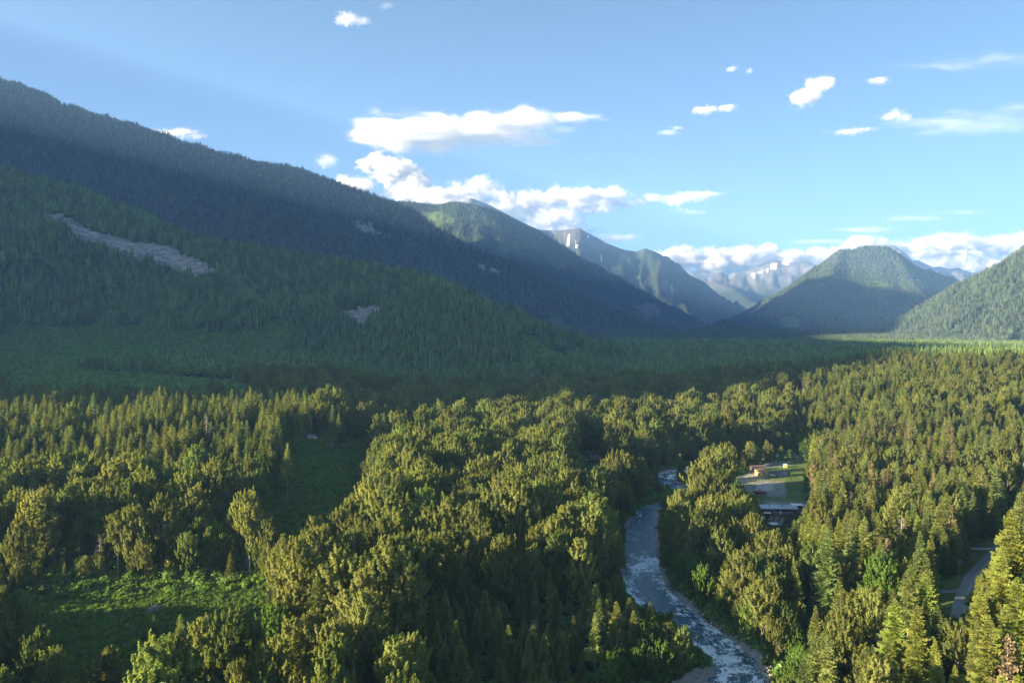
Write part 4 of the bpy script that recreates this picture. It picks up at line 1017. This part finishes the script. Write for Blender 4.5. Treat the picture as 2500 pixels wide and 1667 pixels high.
n2 = far_band('hillside_forest', 12.0, 2050, 3600, far_col, 4, 2, .98, 'dense conifers clothing the long hillside', 3, conf=lambda x, y, z: np.clip(.93-.3*(z < 60)+(fbm(x/200, y/200, 2, 5)-.5)*.4, 0, 1))
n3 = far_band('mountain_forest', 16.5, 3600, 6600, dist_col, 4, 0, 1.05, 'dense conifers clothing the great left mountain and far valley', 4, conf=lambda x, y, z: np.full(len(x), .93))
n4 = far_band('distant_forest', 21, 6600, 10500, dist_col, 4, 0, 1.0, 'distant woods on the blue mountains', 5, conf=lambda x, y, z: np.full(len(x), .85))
print('TREES', len(NEAR['x']), n1, n2, n3, n4)

# shrubs and young growth on the open ground
def shrubs(name, s, r0, r1, colref, k, scale, label, seed, test):
    x, y = jgrid(s, r0, r1, -37, 37, seed=seed, jit=.95); z = ground(x, y); u, v = project(x, y, z)
    m = test(x, y, z, u, v) & (river_gap(x, y) > 1.0) & (rock_at(GRAV, x, y) < .4)
    x, y, z = x[m], y[m], z[m]; rg = np.random.default_rng(seed)
    S = scale*(rg.uniform(.5, 1.25, len(x)))*(.55+.9*fbm(x/9, y/9, 3, seed)); 
    scatter(name, np.stack([x, y, z-.15], 1), np.stack([0*x, 0*x, rg.uniform(0, 6.28, len(x))], 1), np.stack([S, S, S*rg.uniform(.7, 1.2, len(x))], 1), rg.integers(0, k, len(x)), colref, label); return len(x)
def in_open(ps):
    def f(x, y, z, u, v):
        m = np.zeros(x.shape, bool)
        for p, yr in ps: m |= inpoly(u, v, p) & (y > yr[0]) & (y < yr[1])
        return m
    return f
s1 = shrubs('undergrowth', 1.5, 230, 440, bush_col, 4, 1.0, 'low green shrubs covering the clearing at lower left', 6, in_open([(C_LEFT, (230, 430))]))
s2 = shrubs('bank_shrubs', 2.1, 380, 860, bush_col, 4, 1.15, 'low scrub on the open bank and the grassy mound', 7, in_open([(C_BANK, (400, 830)), (C_MOUND, (400, 560))]))
s3 = shrubs('forest_understorey', 4.6, 200, 900, bushfar_col, 3, .75, 'shrubs under and between the near trees', 8, lambda x, y, z, u, v: ~in_open(OPEN_GROUND)(x, y, z, u, v) & ~blocks_view(x, y, z, 3+0*x, 1+0*x))
s4 = shrubs('young_growth', 5.0, 860, 2300, bushfar_col, 3, 1.15, 'young growth on the shaded clearings below the hillside', 9, lambda x, y, z, u, v: rock_at(MEAD, x, y) > .3)
s5 = shrubs('river_bank_shrubs', 1.9, 230, 700, bush_col, 4, 1.25, 'willow and alder scrub along both river banks', 12, lambda x, y, z, u, v: (river_gap(x, y) < 13) & (river_gap(x, y) > 0.5) & ~inpoly(u, v, V_RIVER) & ~inpoly(*project(x, y, z+2.5), V_RIVER))
s6 = shrubs('brush', 4.2, 300, 420, bush_col, 4, 2.6, 'yellow green brush along the back of the lower left clearing', 13, lambda x, y, z, u, v: inpoly(u, v, [(60,1400),(660,1395),(665,1428),(560,1440),(330,1446),(130,1462),(60,1480)]))
print('SHRUBS', s1, s2, s3, s4)

# ------------------------------------------------------------------ single trees
ORD = 'first second third fourth fifth sixth seventh eighth ninth tenth eleventh twelfth thirteenth fourteenth fifteenth sixteenth seventeenth eighteenth nineteenth twentieth'.split()
def region(u, v):
    if u < 780:
        if v < 1130: return 'far left terrace stand'
        if v < 1250: return 'near left terrace stand'
        if v < 1425: return 'behind lower left clearing'
        return 'below lower left clearing'
    if u < 1560:
        if v < 1150: return 'grove beyond grassy bank'
        if v < 1300: return 'between bank and river'
        if v < 1480: return 'middle woods left of river'
        return 'bottom woods left of river'
    if u < 1960:
        if v < 1200: return 'behind the riverside settlement'
        if v < 1400: return 'grove right of the river'
        return 'woods below riverside settlement'
    if v < 1090: return 'top of the right hill'
    if v < 1280: return 'middle of the right hill'
    if v < 1480: return 'woods left of the road'
    return 'bright slope below the road'
KIND = [('cottonwood_tree', 'broadleaf tree', 'cottonwood'), ('cottonwood_tree', 'broadleaf tree', 'long-stemmed cottonwood'), ('maple_tree', 'broadleaf tree', 'bright green maple'),
        ('conifer_tree', 'conifer', 'conifer'), ('conifer_tree', 'conifer', 'slender conifer'), ('dying_conifer', 'dead tree', 'rusty dying conifer'), ('dying_conifer', 'dead tree', 'pale conifer'), ('dead_tree', 'dead tree', 'bare dead tree'), ('cedar_tree', 'conifer', 'bright yellow-green conifer')]
N_ = NEAR; buckets = {}
for ids in INDIV:
    for i in ids: buckets.setdefault((region(N_['u'][i], N_['v'][i]), int(N_['sp'][i])), []).append(int(i))
for (reg_, s_), ids in buckets.items():
    ids.sort(key=lambda i: -N_['v'][i])
    hs = sorted(N_['H'][i] for i in ids); lo, hi = hs[len(hs)//3], hs[2*len(hs)//3]
    nrow = 12; rows = [ids[k:k+nrow] for k in range(0, len(ids), nrow)]
    nm, cat, word = KIND[s_]
    for r_i, row in enumerate(rows):
        row.sort(key=lambda i: N_['u'][i])
        for k, i in enumerate(row):
            size = 'short' if N_['H'][i] < lo else ('tall' if N_['H'][i] >= hi else 'medium')
            where = ('%s from left' % ORD[k]) if len(row) > 1 else 'only one'
            rowt = (' in %s row up' % ORD[r_i]) if len(rows) > 1 else ''
            lab = '%s %s, %s%s, %s' % (size, word, where, rowt, reg_)
            cm, tm, Hh = PROTO[NEARK[N_['pick'][i]][0]][NEARK[N_['pick'][i]][1]]
            o = bpy.data.objects.new(nm, None); col.objects.link(o)
            o.location = (float(N_['x'][i]), float(N_['y'][i]), float(N_['z'][i])-.3); o.rotation_euler = (0, 0, float(N_['rotz'][i]))
            S_ = float(N_['S'][i]); W_ = float(N_['wide'][i]); o.scale = (S_*W_, S_*W_, S_)
            o.empty_display_size = 0.1
            o['label'] = lab; o['category'] = cat; o['group'] = 'single trees of the near forest'
            a = bpy.data.objects.new('crown', cm); col.objects.link(a); a.parent = o
            b = bpy.data.objects.new('trunk', tm); col.objects.link(b); b.parent = o

# ------------------------------------------------------------------ buildings and other things
M['yellow'] = simple('yellow boards', (0.62, 0.44, 0.16), 0.8, .15, 2)
M['brownroof'] = simple('brown roofing', (0.20, 0.14, 0.12), 0.8, .25, 2)
M['greyroof'] = simple('grey metal roofing', (0.42, 0.45, 0.50), 0.45, .12, .6)
M['darkwall'] = simple('dark stained boards', (0.070, 0.055, 0.050), 0.8, .25, 2)
M['white'] = simple('white paint', (0.80, 0.80, 0.78), 0.5)
M['dark'] = simple('dark glass', (0.03, 0.035, 0.04), 0.15)
M['red'] = simple('red paint', (0.45, 0.05, 0.04), 0.5, .1, 3)
M['rubber'] = simple('black rubber', (0.03, 0.03, 0.03), 0.9)
M['concrete'] = simple('pale concrete', (0.40, 0.38, 0.34), 0.9, .15, .8)
M['asphalt'] = simple('worn grey asphalt', (0.19, 0.19, 0.195), 0.9, .18, .7)
M['paint'] = simple('road paint', (0.55, 0.42, 0.10), 0.8)
M['wood'] = simple('weathered timber', (0.24, 0.20, 0.17), 0.9, .25, 2)
M['orange'] = simple('orange paint', (0.60, 0.22, 0.07), 0.6)
M['teal'] = simple('teal pool water', (0.02, 0.16, 0.13), 0.08)
M['pond'] = simple('dark pond water', (0.012, 0.018, 0.014), 0.4)
M['steel'] = simple('dull steel', (0.30, 0.30, 0.31), 0.5, .1, 3, .6)
M['gravel'] = simple('river stones', (0.36, 0.33, 0.30), 0.9, .35, 1.2)
import bmesh
def B():
    return bmesh.new()
def bx(bm, x0, x1, y0, y1, z0, z1, top=1.0, bevel=0):
    vs = []
    cx, cyy = (x0+x1)/2, (y0+y1)/2
    for z in (z0, z1):
        k = 1.0 if z == z0 else top
        for yy in (y0, y1):
            for xx in (x0, x1): vs.append(bm.verts.new((cx+(xx-cx)*k, cyy+(yy-cyy)*k, z)))
    for f in ((0, 2, 3, 1), (4, 5, 7, 6), (0, 1, 5, 4), (2, 6, 7, 3), (0, 4, 6, 2), (1, 3, 7, 5)): bm.faces.new([vs[i] for i in f])
    return bm
def gable(bm, x0, x1, y0, y1, z0, h, ov=.4, th_=.18):
    """pitched roof, ridge along x, as two thick slopes"""
    ym = (y0+y1)/2; e = ov
    for s in (-1, 1):
        ye = y0-e if s < 0 else y1+e; ze = z0-h*e/max(.1, (y1-y0)/2)
        p = [(x0-e, ye, ze), (x1+e, ye, ze), (x1+e, ym, z0+h), (x0-e, ym, z0+h)]
        a = [bm.verts.new(q) for q in p]; b = [bm.verts.new((q[0], q[1], q[2]+th_)) for q in p]
        bm.faces.new(a); bm.faces.new(b[::-1])
        for i in range(4): bm.faces.new((a[i], b[i], b[(i+1) % 4], a[(i+1) % 4]))
    return bm
def cyl(bm, p0, p1, r, n=8, r2=None):
    v_, q_ = tube([p0, p1], [r, r if r2 is None else r2], n); vs = [bm.verts.new(p) for p in v_]
    for q in q_: bm.faces.new([vs[i] for i in q])
    bm.faces.new(vs[:n]); bm.faces.new(vs[n:][::-1]); return bm
def part(name, bm, mat, parent, loc=None, rot=None, **kw):
    me = bpy.data.meshes.new(name); bmesh.ops.recalc_face_normals(bm, faces=bm.faces); bm.to_mesh(me); bm.free(); me.materials.append(mat)
    return link(name, me, parent, loc, rot, **kw)
def thing(name, label, cat, loc, rz=0, group=None):
    o = link(name, None, None, loc, (0, 0, rz)); o['label'] = label; o['category'] = cat
    if group: o['group'] = group
    return o
def put(u, v, lift=0.0):
    x, y, z = hit(u, v); return (x, y, float(ground(x, y))+lift)
def window(parent, x, y, z, w, h, n=(0, -1)):
    bm = B(); t_ = .05
    if n[1]: bx(bm, x-w/2-.08, x+w/2+.08, y+n[1]*.02, y+n[1]*.09, z-.08, z+h+.08)
    else: bx(bm, x+n[0]*.02, x+n[0]*.09, y-w/2-.08, y+w/2+.08, z-.08, z+h+.08)
    f = part('window', bm, M['white'], parent); bm = B()
    if n[1]: bx(bm, x-w/2, x+w/2, y+n[1]*.092, y+n[1]*.13, z, z+h)
    else: bx(bm, x+n[0]*.092, x+n[0]*.13, y-w/2, y+w/2, z, z+h)
    part('pane', bm, M['dark'], f)

# yellow house
p = put(1856, 1160); T = thing('yellow_house', 'small yellow house with a low brown roof beside the dark pond', 'house', p, .12)
part('wall', bx(B(), -3.2, 3.2, -2.6, 2.6, -1, 3.6), M['yellow'], T); part('roof', gable(B(), -3.2, 3.2, -2.6, 2.6, 3.6, 1.0, .8), M['brownroof'], T)
for xx in (-1.8, 0.4): window(T, xx, -2.6, 1.5, 1.1, 1.0)
window(T, 3.2, 0, 1.4, 1.2, 1.0, (1, 0)); part('door', bx(B(), 1.7, 2.5, -2.72, -2.61, 0, 2.1), M['darkwall'], T)
# brown roofed shed behind it
p = put(1850, 1147); T = thing('shed', 'long low shed with a wide brown roof behind the yellow house', 'shed', p, .25)
part('wall', bx(B(), -5.5, 4.5, -2.6, 2.6, -1, 2.4), M['darkwall'], T); part('roof', gable(B(), -5.5, 4.5, -2.6, 2.6, 2.4, 1.3, 1.0), M['brownroof'], T)
part('door', bx(B(), -1.2, 1.2, -2.72, -2.61, 0, 2.0), M['wood'], T)
# yellow hut
p = put(1917, 1141); T = thing('hut', 'tiny yellow hut at the far end of the pond', 'hut', p, -.2)
part('wall', bx(B(), -1.3, 1.3, -1.2, 1.2, -1, 2.2), M['yellow'], T); part('roof', gable(B(), -1.3, 1.3, -1.2, 1.2, 2.2, .6, .3), M['greyroof'], T); window(T, 0, -1.2, .9, .8, .7)
# main long building
p = put(1904, 1252); T = thing('long_building', 'long low building with grey metal roof and dark front wall in the yard', 'building', p, -.03)
part('wall', bx(B(), -12.5, 9.5, -4.5, 5.5, -1, 3.4), M['darkwall'], T)
bm = B(); bx(bm, -12.9, 2.0, -5.2, 6.0, 3.42, 3.75); rf = part('roof', bm, M['greyroof'], T)
part('roof', gable(B(), 2.1, 9.7, -4.6, 5.6, 3.42, 1.1, .35), M['greyroof'], T)
for k in range(9): part('panel_seam', bx(B(), -12.5+k*1.7, -12.42+k*1.7, -5.15, 5.95, 3.752, 3.82), M['steel'], rf)
for k in range(11): part('post', bx(B(), -5.5+k*1.15, -5.36+k*1.15, -5.9, -5.76, -1, 1.6), M['white'], T)
part('porch_rail', bx(B(), -5.6, 6.2, -5.9, -5.8, 1.62, 1.72), M['white'], T)
for k in range(4): window(T, -10.8+k*2.1, -4.5, 1.3, 1.2, 1.0)
part('door', bx(B(), -1.4, -.4, -4.62, -4.51, -.2, 2.1), M['white'], T); part('chimney', bx(B(), -6.4, -5.8, 1.2, 1.8, 3.8, 4.7), M['steel'], T)
# white annex at its right end
p = put(1946, 1243); T = thing('annex', 'small white roofed annex at the right end of the long building', 'building', p, -.1)
part('wall', bx(B(), -3.2, 3.2, -2.2, 2.4, -1, 2.8), M['darkwall'], T); part('roof', bx(B(), -3.7, 3.7, -2.8, 2.9, 2.82, 3.0), M['white'], T); window(T, -1, -2.2, 1.1, 1.2, .9)
# shelter
p = put(1873, 1262); T = thing('open_shelter', 'white roofed open shelter in front of the long building', 'shelter', p, -.05)
part('roof', bx(B(), -2.2, 2.2, -1.3, 1.3, 2.5, 2.68), M['white'], T)
for sx in (-2, 2):
    for sy in (-1.1, 1.1): part('post', bx(B(), sx-.07, sx+.07, sy-.07, sy+.07, -.6, 2.49), M['steel'], T)
part('bench', bx(B(), -1.6, 1.6, .2, .7, .4, .5), M['wood'], T)
# log cabin on the left bank
p = put(1450, 1127); T = thing('cabin', 'dark cabin with a steep roof in the small meadow among the woods', 'cabin', p, .35)
part('wall', bx(B(), -4, 4, -3, 3, -1, 2.6), M['darkwall'], T); rf = part('roof', gable(B(), -4, 4, -3, 3, 2.6, 2.8, .6), M['brownroof'], T); part('chimney', bx(B(), 1.8, 2.4, -.3, .3, 4.6, 6.2), M['concrete'], rf)
for xx in (-2, 1.6): window(T, xx, -3, 1, 1.1, 1.0)
part('door', bx(B(), -.6, .4, -3.12, -3.01, 0, 2.0), M['wood'], T)
p = put(1436, 1128); T = thing('lean_to', 'grey lean-to standing at the left side of the dark cabin', 'shed', p, .35)
part('roof', bx(B(), -2.6, 2.0, -1.8, 1.8, 1.9, 2.05), M['greyroof'], T)
for sx in (-2.4, 1.8):
    for sy in (-1.6, 1.6): part('post', bx(B(), sx-.08, sx+.08, sy-.08, sy+.08, -.8, 1.89), M['wood'], T)

def vehicle(name, label, cat, loc, rz, L, W, Hh, body, long_cab=False, group=None):
    T = thing(name, label, cat, loc, rz, group)
    bm = bx(B(), -L/2, L/2, -W/2, W/2, .38, Hh*.55); bmesh.ops.bevel(bm, geom=bm.edges[:], offset=.12, segments=2, affect='EDGES'); part('body', bm, M[body], T)
    a, b_ = (-L*.49, L*.34) if long_cab else (-L*.36, L*.22)
    bm = bx(B(), a, b_, -W*.46, W*.46, Hh*.55, Hh, .86 if not long_cab else .96); part('cabin', bm, M[body], T)
    part('windscreen', bx(B(), b_-.10, b_+.04, -W*.38, W*.38, Hh*.60, Hh*.88), M['dark'], T)
    for s in (-1, 1):
        part('side_window', bx(B(), a+.4, b_-.4, s*W*.462-.02, s*W*.462+.02, Hh*.62, Hh*.88), M['dark'], T)
        part('headlight', bx(B(), L/2-.02, L/2+.05, s*W*.34-.13, s*W*.34+.13, .62, .78), M['white'], T)
        for xx in (-L*.31, L*.31):
            w_ = part('wheel', cyl(B(), (xx, s*W*.5-.12, .36), (xx, s*W*.5+.12, .36), .36, 14), M['rubber'], T)
            part('rim', cyl(B(), (xx, s*(W*.5+.125), .36), (xx, s*(W*.5+.14), .36), .2, 10), M['steel'], w_)
    return T
vp = put(762, 1071)
T = vehicle('motorhome', 'white motorhome parked at the edge of the left terrace trees', 'motorhome', vp, .15, 7.2, 2.4, 3.0, 'white', True)
part('stripe', bx(B(), -3.0, 2.6, -1.24, -1.21, 1.15, 1.35), M['orange'], T)
vehicle('pickup_truck', 'small orange red pickup standing just right of the white motorhome', 'pickup', put(778, 1074), .5, 4.8, 1.8, 1.6, 'orange')
vehicle('parked_van', 'white van parked between the shed and the yellow hut', 'van', put(1871, 1139), .6, 5.0, 1.9, 2.1, 'white', True)
vehicle('parked_car', 'white car at the edge of the pond right of the yellow house', 'car', put(1887, 1163), .2, 4.2, 1.8, 1.5, 'white')
vehicle('parked_car', 'white car next to the open shelter in the lower yard', 'car', put(1862, 1267), .9, 4.2, 1.8, 1.5, 'white')
vehicle('parked_car', 'white car half hidden under trees behind the river bar', 'car', put(1760, 1143), .1, 4.4, 1.8, 1.5, 'white')
for k, (uu, vv, rz, lab) in enumerate(((1849, 1204, .4, 'red dump truck at the near left corner of the concrete pad, left one of two'), (1860, 1206, -.3, 'red dump truck at the near edge of the concrete pad, right one of two'))):
    T = thing('dump_truck', lab, 'truck', put(uu, vv), rz, 'red trucks by the concrete pad')
    part('chassis', bx(B(), -2.6, 2.6, -.8, .8, .5, .8), M['rubber'], T); part('cab', bx(B(), 1.2, 2.7, -1.1, 1.1, .82, 2.4, .92), M['red'], T)
    part('dump_bed', bx(B(), -2.7, 1.0, -1.2, 1.2, .82, 2.0, 1.08), M['red'], T); part('windscreen', bx(B(), 2.6, 2.72, -.85, .85, 1.6, 2.2), M['dark'], T)
    for s in (-1, 1):
        for xx in (-1.8, -.7, 1.9): part('wheel', cyl(B(), (xx, s*1.0-.15, .45), (xx, s*1.0+.15, .45), .45, 12), M['rubber'], T)

def ground_poly(name, uv, lift, mat, label, kind='structure', thick=None, **kw):
    pts = [hit(u_, v_) for u_, v_ in uv]; bm = B()
    zt = max(p_[2] for p_ in pts)+lift
    top = [bm.verts.new((p_[0], p_[1], zt if thick else p_[2]+lift)) for p_ in pts]; bm.faces.new(top)
    if thick:
        lo_ = [bm.verts.new((p_[0], p_[1], zt-thick)) for p_ in pts]; n_ = len(pts)
        for i in range(n_): bm.faces.new((top[i], top[(i+1) % n_], lo_[(i+1) % n_], lo_[i]))
    bmesh.ops.triangulate(bm, faces=bm.faces[:])
    return part(name, bm, mat, None, kind=kind, label=label, **kw)
ground_poly('pond', [(1878,1160),(1884,1153),(1898,1150),(1915,1149),(1924,1153),(1922,1163),(1905,1165),(1888,1163)], .12, M['pond'], 'still dark pond beside the yellow house', thick=1.2)
pad = ground_poly('concrete_pad', [(1843,1200),(1855,1181),(1890,1182),(1886,1200),(1872,1203)], .12, M['concrete'], 'pale concrete pad in the lit yard', thick=1.2)
M['pond'].node_tree.nodes['Principled BSDF'].inputs['Specular IOR Level'].default_value = 0.12
# rail tracks in the lower yard
x0, y0, z0 = put(1908, 1272); T = thing('rail_siding', 'rails on timber sleepers crossing the lower yard toward the long building', 'railway track', (x0, y0, z0+.1), 1.15)
for k in range(3):
    for s in (-.7, .7): part('rail', bx(B(), -14, 11, k*3.2+s-.05, k*3.2+s+.05, .12, .26), M['steel'], T)
bm = B()
for k in range(3):
    for j in range(36): bx(bm, -13.8+j*.69, -13.55+j*.69, k*3.2-1.2, k*3.2+1.2, -.05, .11)
part('sleepers', bm, M['wood'], T, kind='stuff')
# round teal pool with a rail
x0, y0, z0 = put(1889, 1280); T = thing('pool', 'round teal pool with a white railing in the lower yard', 'pool', (x0, y0, z0), 0)
part('rim', cyl(B(), (0, 0, -.6), (0, 0, .45), 3.0, 24), M['concrete'], T); part('water', cyl(B(), (0, 0, .3), (0, 0, .47), 2.7, 24), M['teal'], T)
for k in range(12):
    a = k*math.pi/6; part('rail_post', cyl(B(), (3.3*math.cos(a), 3.3*math.sin(a), -.5), (3.3*math.cos(a), 3.3*math.sin(a), 1.1), .04, 5), M['white'], T)

# road on the right
ctr = [(2318,1640),(2335,1570),(2350,1510),(2360,1455),(2377,1412),(2408,1376),(2438,1346),(2464,1303),(2482,1262),(2502,1225),(2528,1192),(2570,1150)]
RC = np.array([hit(u_, v_)[:2] for u_, v_ in ctr])
def strip(C, w, lift, name, mat, label=None, off=0.0, dash=None, parent=None):
    seg = np.hypot(*np.diff(C, axis=0).T); s = np.concatenate([[0], np.cumsum(seg)]); n = int(s[-1]/2)+2; si = np.linspace(0, s[-1], n)
    def smth(a):
        v_ = np.interp(si, s, a); k = np.hanning(19); k /= k.sum(); return np.convolve(np.pad(v_, 9, mode='reflect', reflect_type='odd'), k, 'valid')
    cx, cyy = smth(C[:, 0]), smth(C[:, 1]); tx, ty = np.gradient(cx), np.gradient(cyy); L_ = np.hypot(tx, ty); nx, ny = ty/L_, -tx/L_
    zc = np.convolve(np.pad(ground(cx, cyy), 7, mode='edge'), np.ones(15)/15, 'valid')
    m_ = 5 if w > 2 else 2; a = np.linspace(-1, 1, m_)*w/2+off
    X = cx[:, None]+nx[:, None]*a; Y = cyy[:, None]+ny[:, None]*a; Z = np.maximum(zc[:, None]+0*X, ground(X, Y))+lift
    ii = np.arange(n*m_).reshape(n, m_); Q = np.stack([ii[:-1, :-1], ii[:-1, 1:], ii[1:, 1:], ii[1:, :-1]], -1).reshape(-1, 4)
    o = link(name, mesh_np(name, np.stack([X, Y, Z], -1).reshape(-1, 3), Q, mat=mat, smooth_shade=True), parent, kind='structure')
    if label: o['label'] = label
    return o
road = strip(RC, 7.4, .25, 'road', M['asphalt'], 'grey two lane road curving past the right hill')
strip(RC, .16, .262, 'centre_line', M['paint'], None, -.12, parent=road); strip(RC, .16, .262, 'centre_line', M['paint'], None, .12, parent=road)
JC = np.array([hit(u_, v_)[:2] for u_, v_ in ((2366,1440),(2335,1448),(2300,1446),(2262,1440))])
strip(JC, 6.5, .215, 'side_road', M['asphalt'], 'grey turnoff leaving the road into the trees')
JC = np.array([hit(u_, v_)[:2] for u_, v_ in ((2444,1340),(2412,1342),(2384,1341),(2350,1338))])
strip(JC, 4.5, .21, 'gravel_track', M['concrete'], 'short gravel track leaving the upper bend of the road')

def pole(u_, vb, px, arms, label, lean=0.0):
    x_, y_, z_ = hit(u_, vb); h_ = px/F*y_; T = thing('utility_pole', label, 'utility pole', (x_, y_, z_), 0.3, 'utility poles near the road and yard')
    part('pole', cyl(B(), (0, 0, -.8), (lean, 0, h_), .17, 8, .11), M['wood'], T)
    for k in range(arms):
        zz = h_-.35-k*.75; part('crossarm', bx(B(), -1.25+lean, 1.25+lean, -.19, -.07, zz, zz+.14), M['wood'], T)
        for s in (-1.1, -.5, .5, 1.1): part('insulator', cyl(B(), (s+lean, -.13, zz+.14), (s+lean, -.13, zz+.34), .05, 6), M['white'], T)
pole(2342, 1412, 46, 3, 'dark utility pole with three crossarms in the grass beside the road')
pole(2293, 1508, 39, 1, 'pale utility pole with one wide crossarm at the turnoff')
pole(2409, 1335, 32, 1, 'thin utility pole beside the upper bend of the road')
pole(2459, 1266, 28, 0, 'bare thin pole near the shaded far stretch of road')
pole(2223, 1700, 78, 2, 'utility pole rising out of shaded woods at the bottom edge')
pole(1874, 1163, 11, 1, 'short pole between the yellow house and the white car')
pole(2072, 1140, 18, 0, 'white bare pole among conifers on the right hill')

# pile of grey logs in the lower left clearing
x0, y0, z0 = put(376, 1494); T = thing('log_pile', 'jumbled pile of grey logs in the lower left clearing', 'log pile', (x0, y0, z0), 0)
for k in range(18):
    a = random.uniform(-.9, .9)+ (0 if k % 3 else 1.2); L_ = random.uniform(2.2, 4.6); cx_, cy2 = random.uniform(-1.8, 1.8), random.uniform(-1.5, 1.5); hz = .35+random.random()*1.6
    d_ = (math.cos(a)*L_/2, math.sin(a)*L_/2); part('log', cyl(B(), (cx_-d_[0], cy2-d_[1], hz-.25), (cx_+d_[0], cy2+d_[1], hz+random.uniform(-.3, .9)), .17, 6, .11), M['barkpale'], T)
x0, y0, z0 = put(873, 1225); T = thing('brush_pile', 'small heap of grey slash at the foot of the open bank', 'log pile', (x0, y0, z0), 0)
for k in range(14):
    a = random.uniform(0, 3.1); L_ = random.uniform(2, 5); d_ = (math.cos(a)*L_/2, math.sin(a)*L_/2); cx_, cy2 = random.uniform(-2, 2), random.uniform(-2, 2)
    part('branch', cyl(B(), (cx_-d_[0], cy2-d_[1], .4), (cx_+d_[0], cy2+d_[1], 1+random.uniform(-.3, .9)), .13, 5, .08), M['barkpale'], T)

# stones in and along the river
def stone(seed):
    rg = np.random.default_rng(seed); bm = bmesh.new(); bmesh.ops.create_icosphere(bm, subdivisions=1, radius=1)
    for v_ in bm.verts: v_.co *= rg.uniform(.75, 1.15); v_.co.z *= .6
    me = bpy.data.meshes.new('stone %d' % seed); bm.to_mesh(me); bm.free(); me.materials.append(M['gravel']); return me
stone_col = proto_collection('stone', [stone(i) for i in range(4)])
rg = np.random.default_rng(44); P_, S_ = [], []
C_ = np.array(RIV); seg = np.hypot(*np.diff(C_, axis=0).T); ss = np.concatenate([[0], np.cumsum(seg)])
for k in range(7000):
    s = rg.uniform(20, ss[-1]-60); cx_, cy2 = np.interp(s, ss, C_[:, 0]), np.interp(s, ss, C_[:, 1]); w_ = np.interp(s, ss, RIVW)
    i_ = min(np.searchsorted(ss, s), len(C_)-1); d_ = C_[i_]-C_[i_-1]; d_ = d_/np.hypot(*d_); nrm = np.array([d_[1], -d_[0]]); side = 1 if rg.random() < .66 else -1
    off = side*(w_+rg.normal(-.3, 1.3)) if rg.random() < .82 else rg.uniform(-.95, .95)*w_
    px_, py_ = cx_+nrm[0]*off, cy2+nrm[1]*off; P_.append((px_, py_, max(float(ground(px_, py_)), WATER_Z-.12)+.05)); S_.append(rg.uniform(.16, .55)*(1.7 if rg.random() < .06 else 1))
P_ = np.array(P_); S_ = np.array(S_); n_ = len(P_)
scatter('river_stones', P_, np.stack([rg.uniform(-.3, .3, n_), rg.uniform(-.3, .3, n_), rg.uniform(0, 6.28, n_)], 1), np.stack([S_*rg.uniform(.8, 1.5, n_), S_, S_*.8], 1), rg.integers(0, 4, n_), stone_col, 'grey stones along the banks and bars of the river')
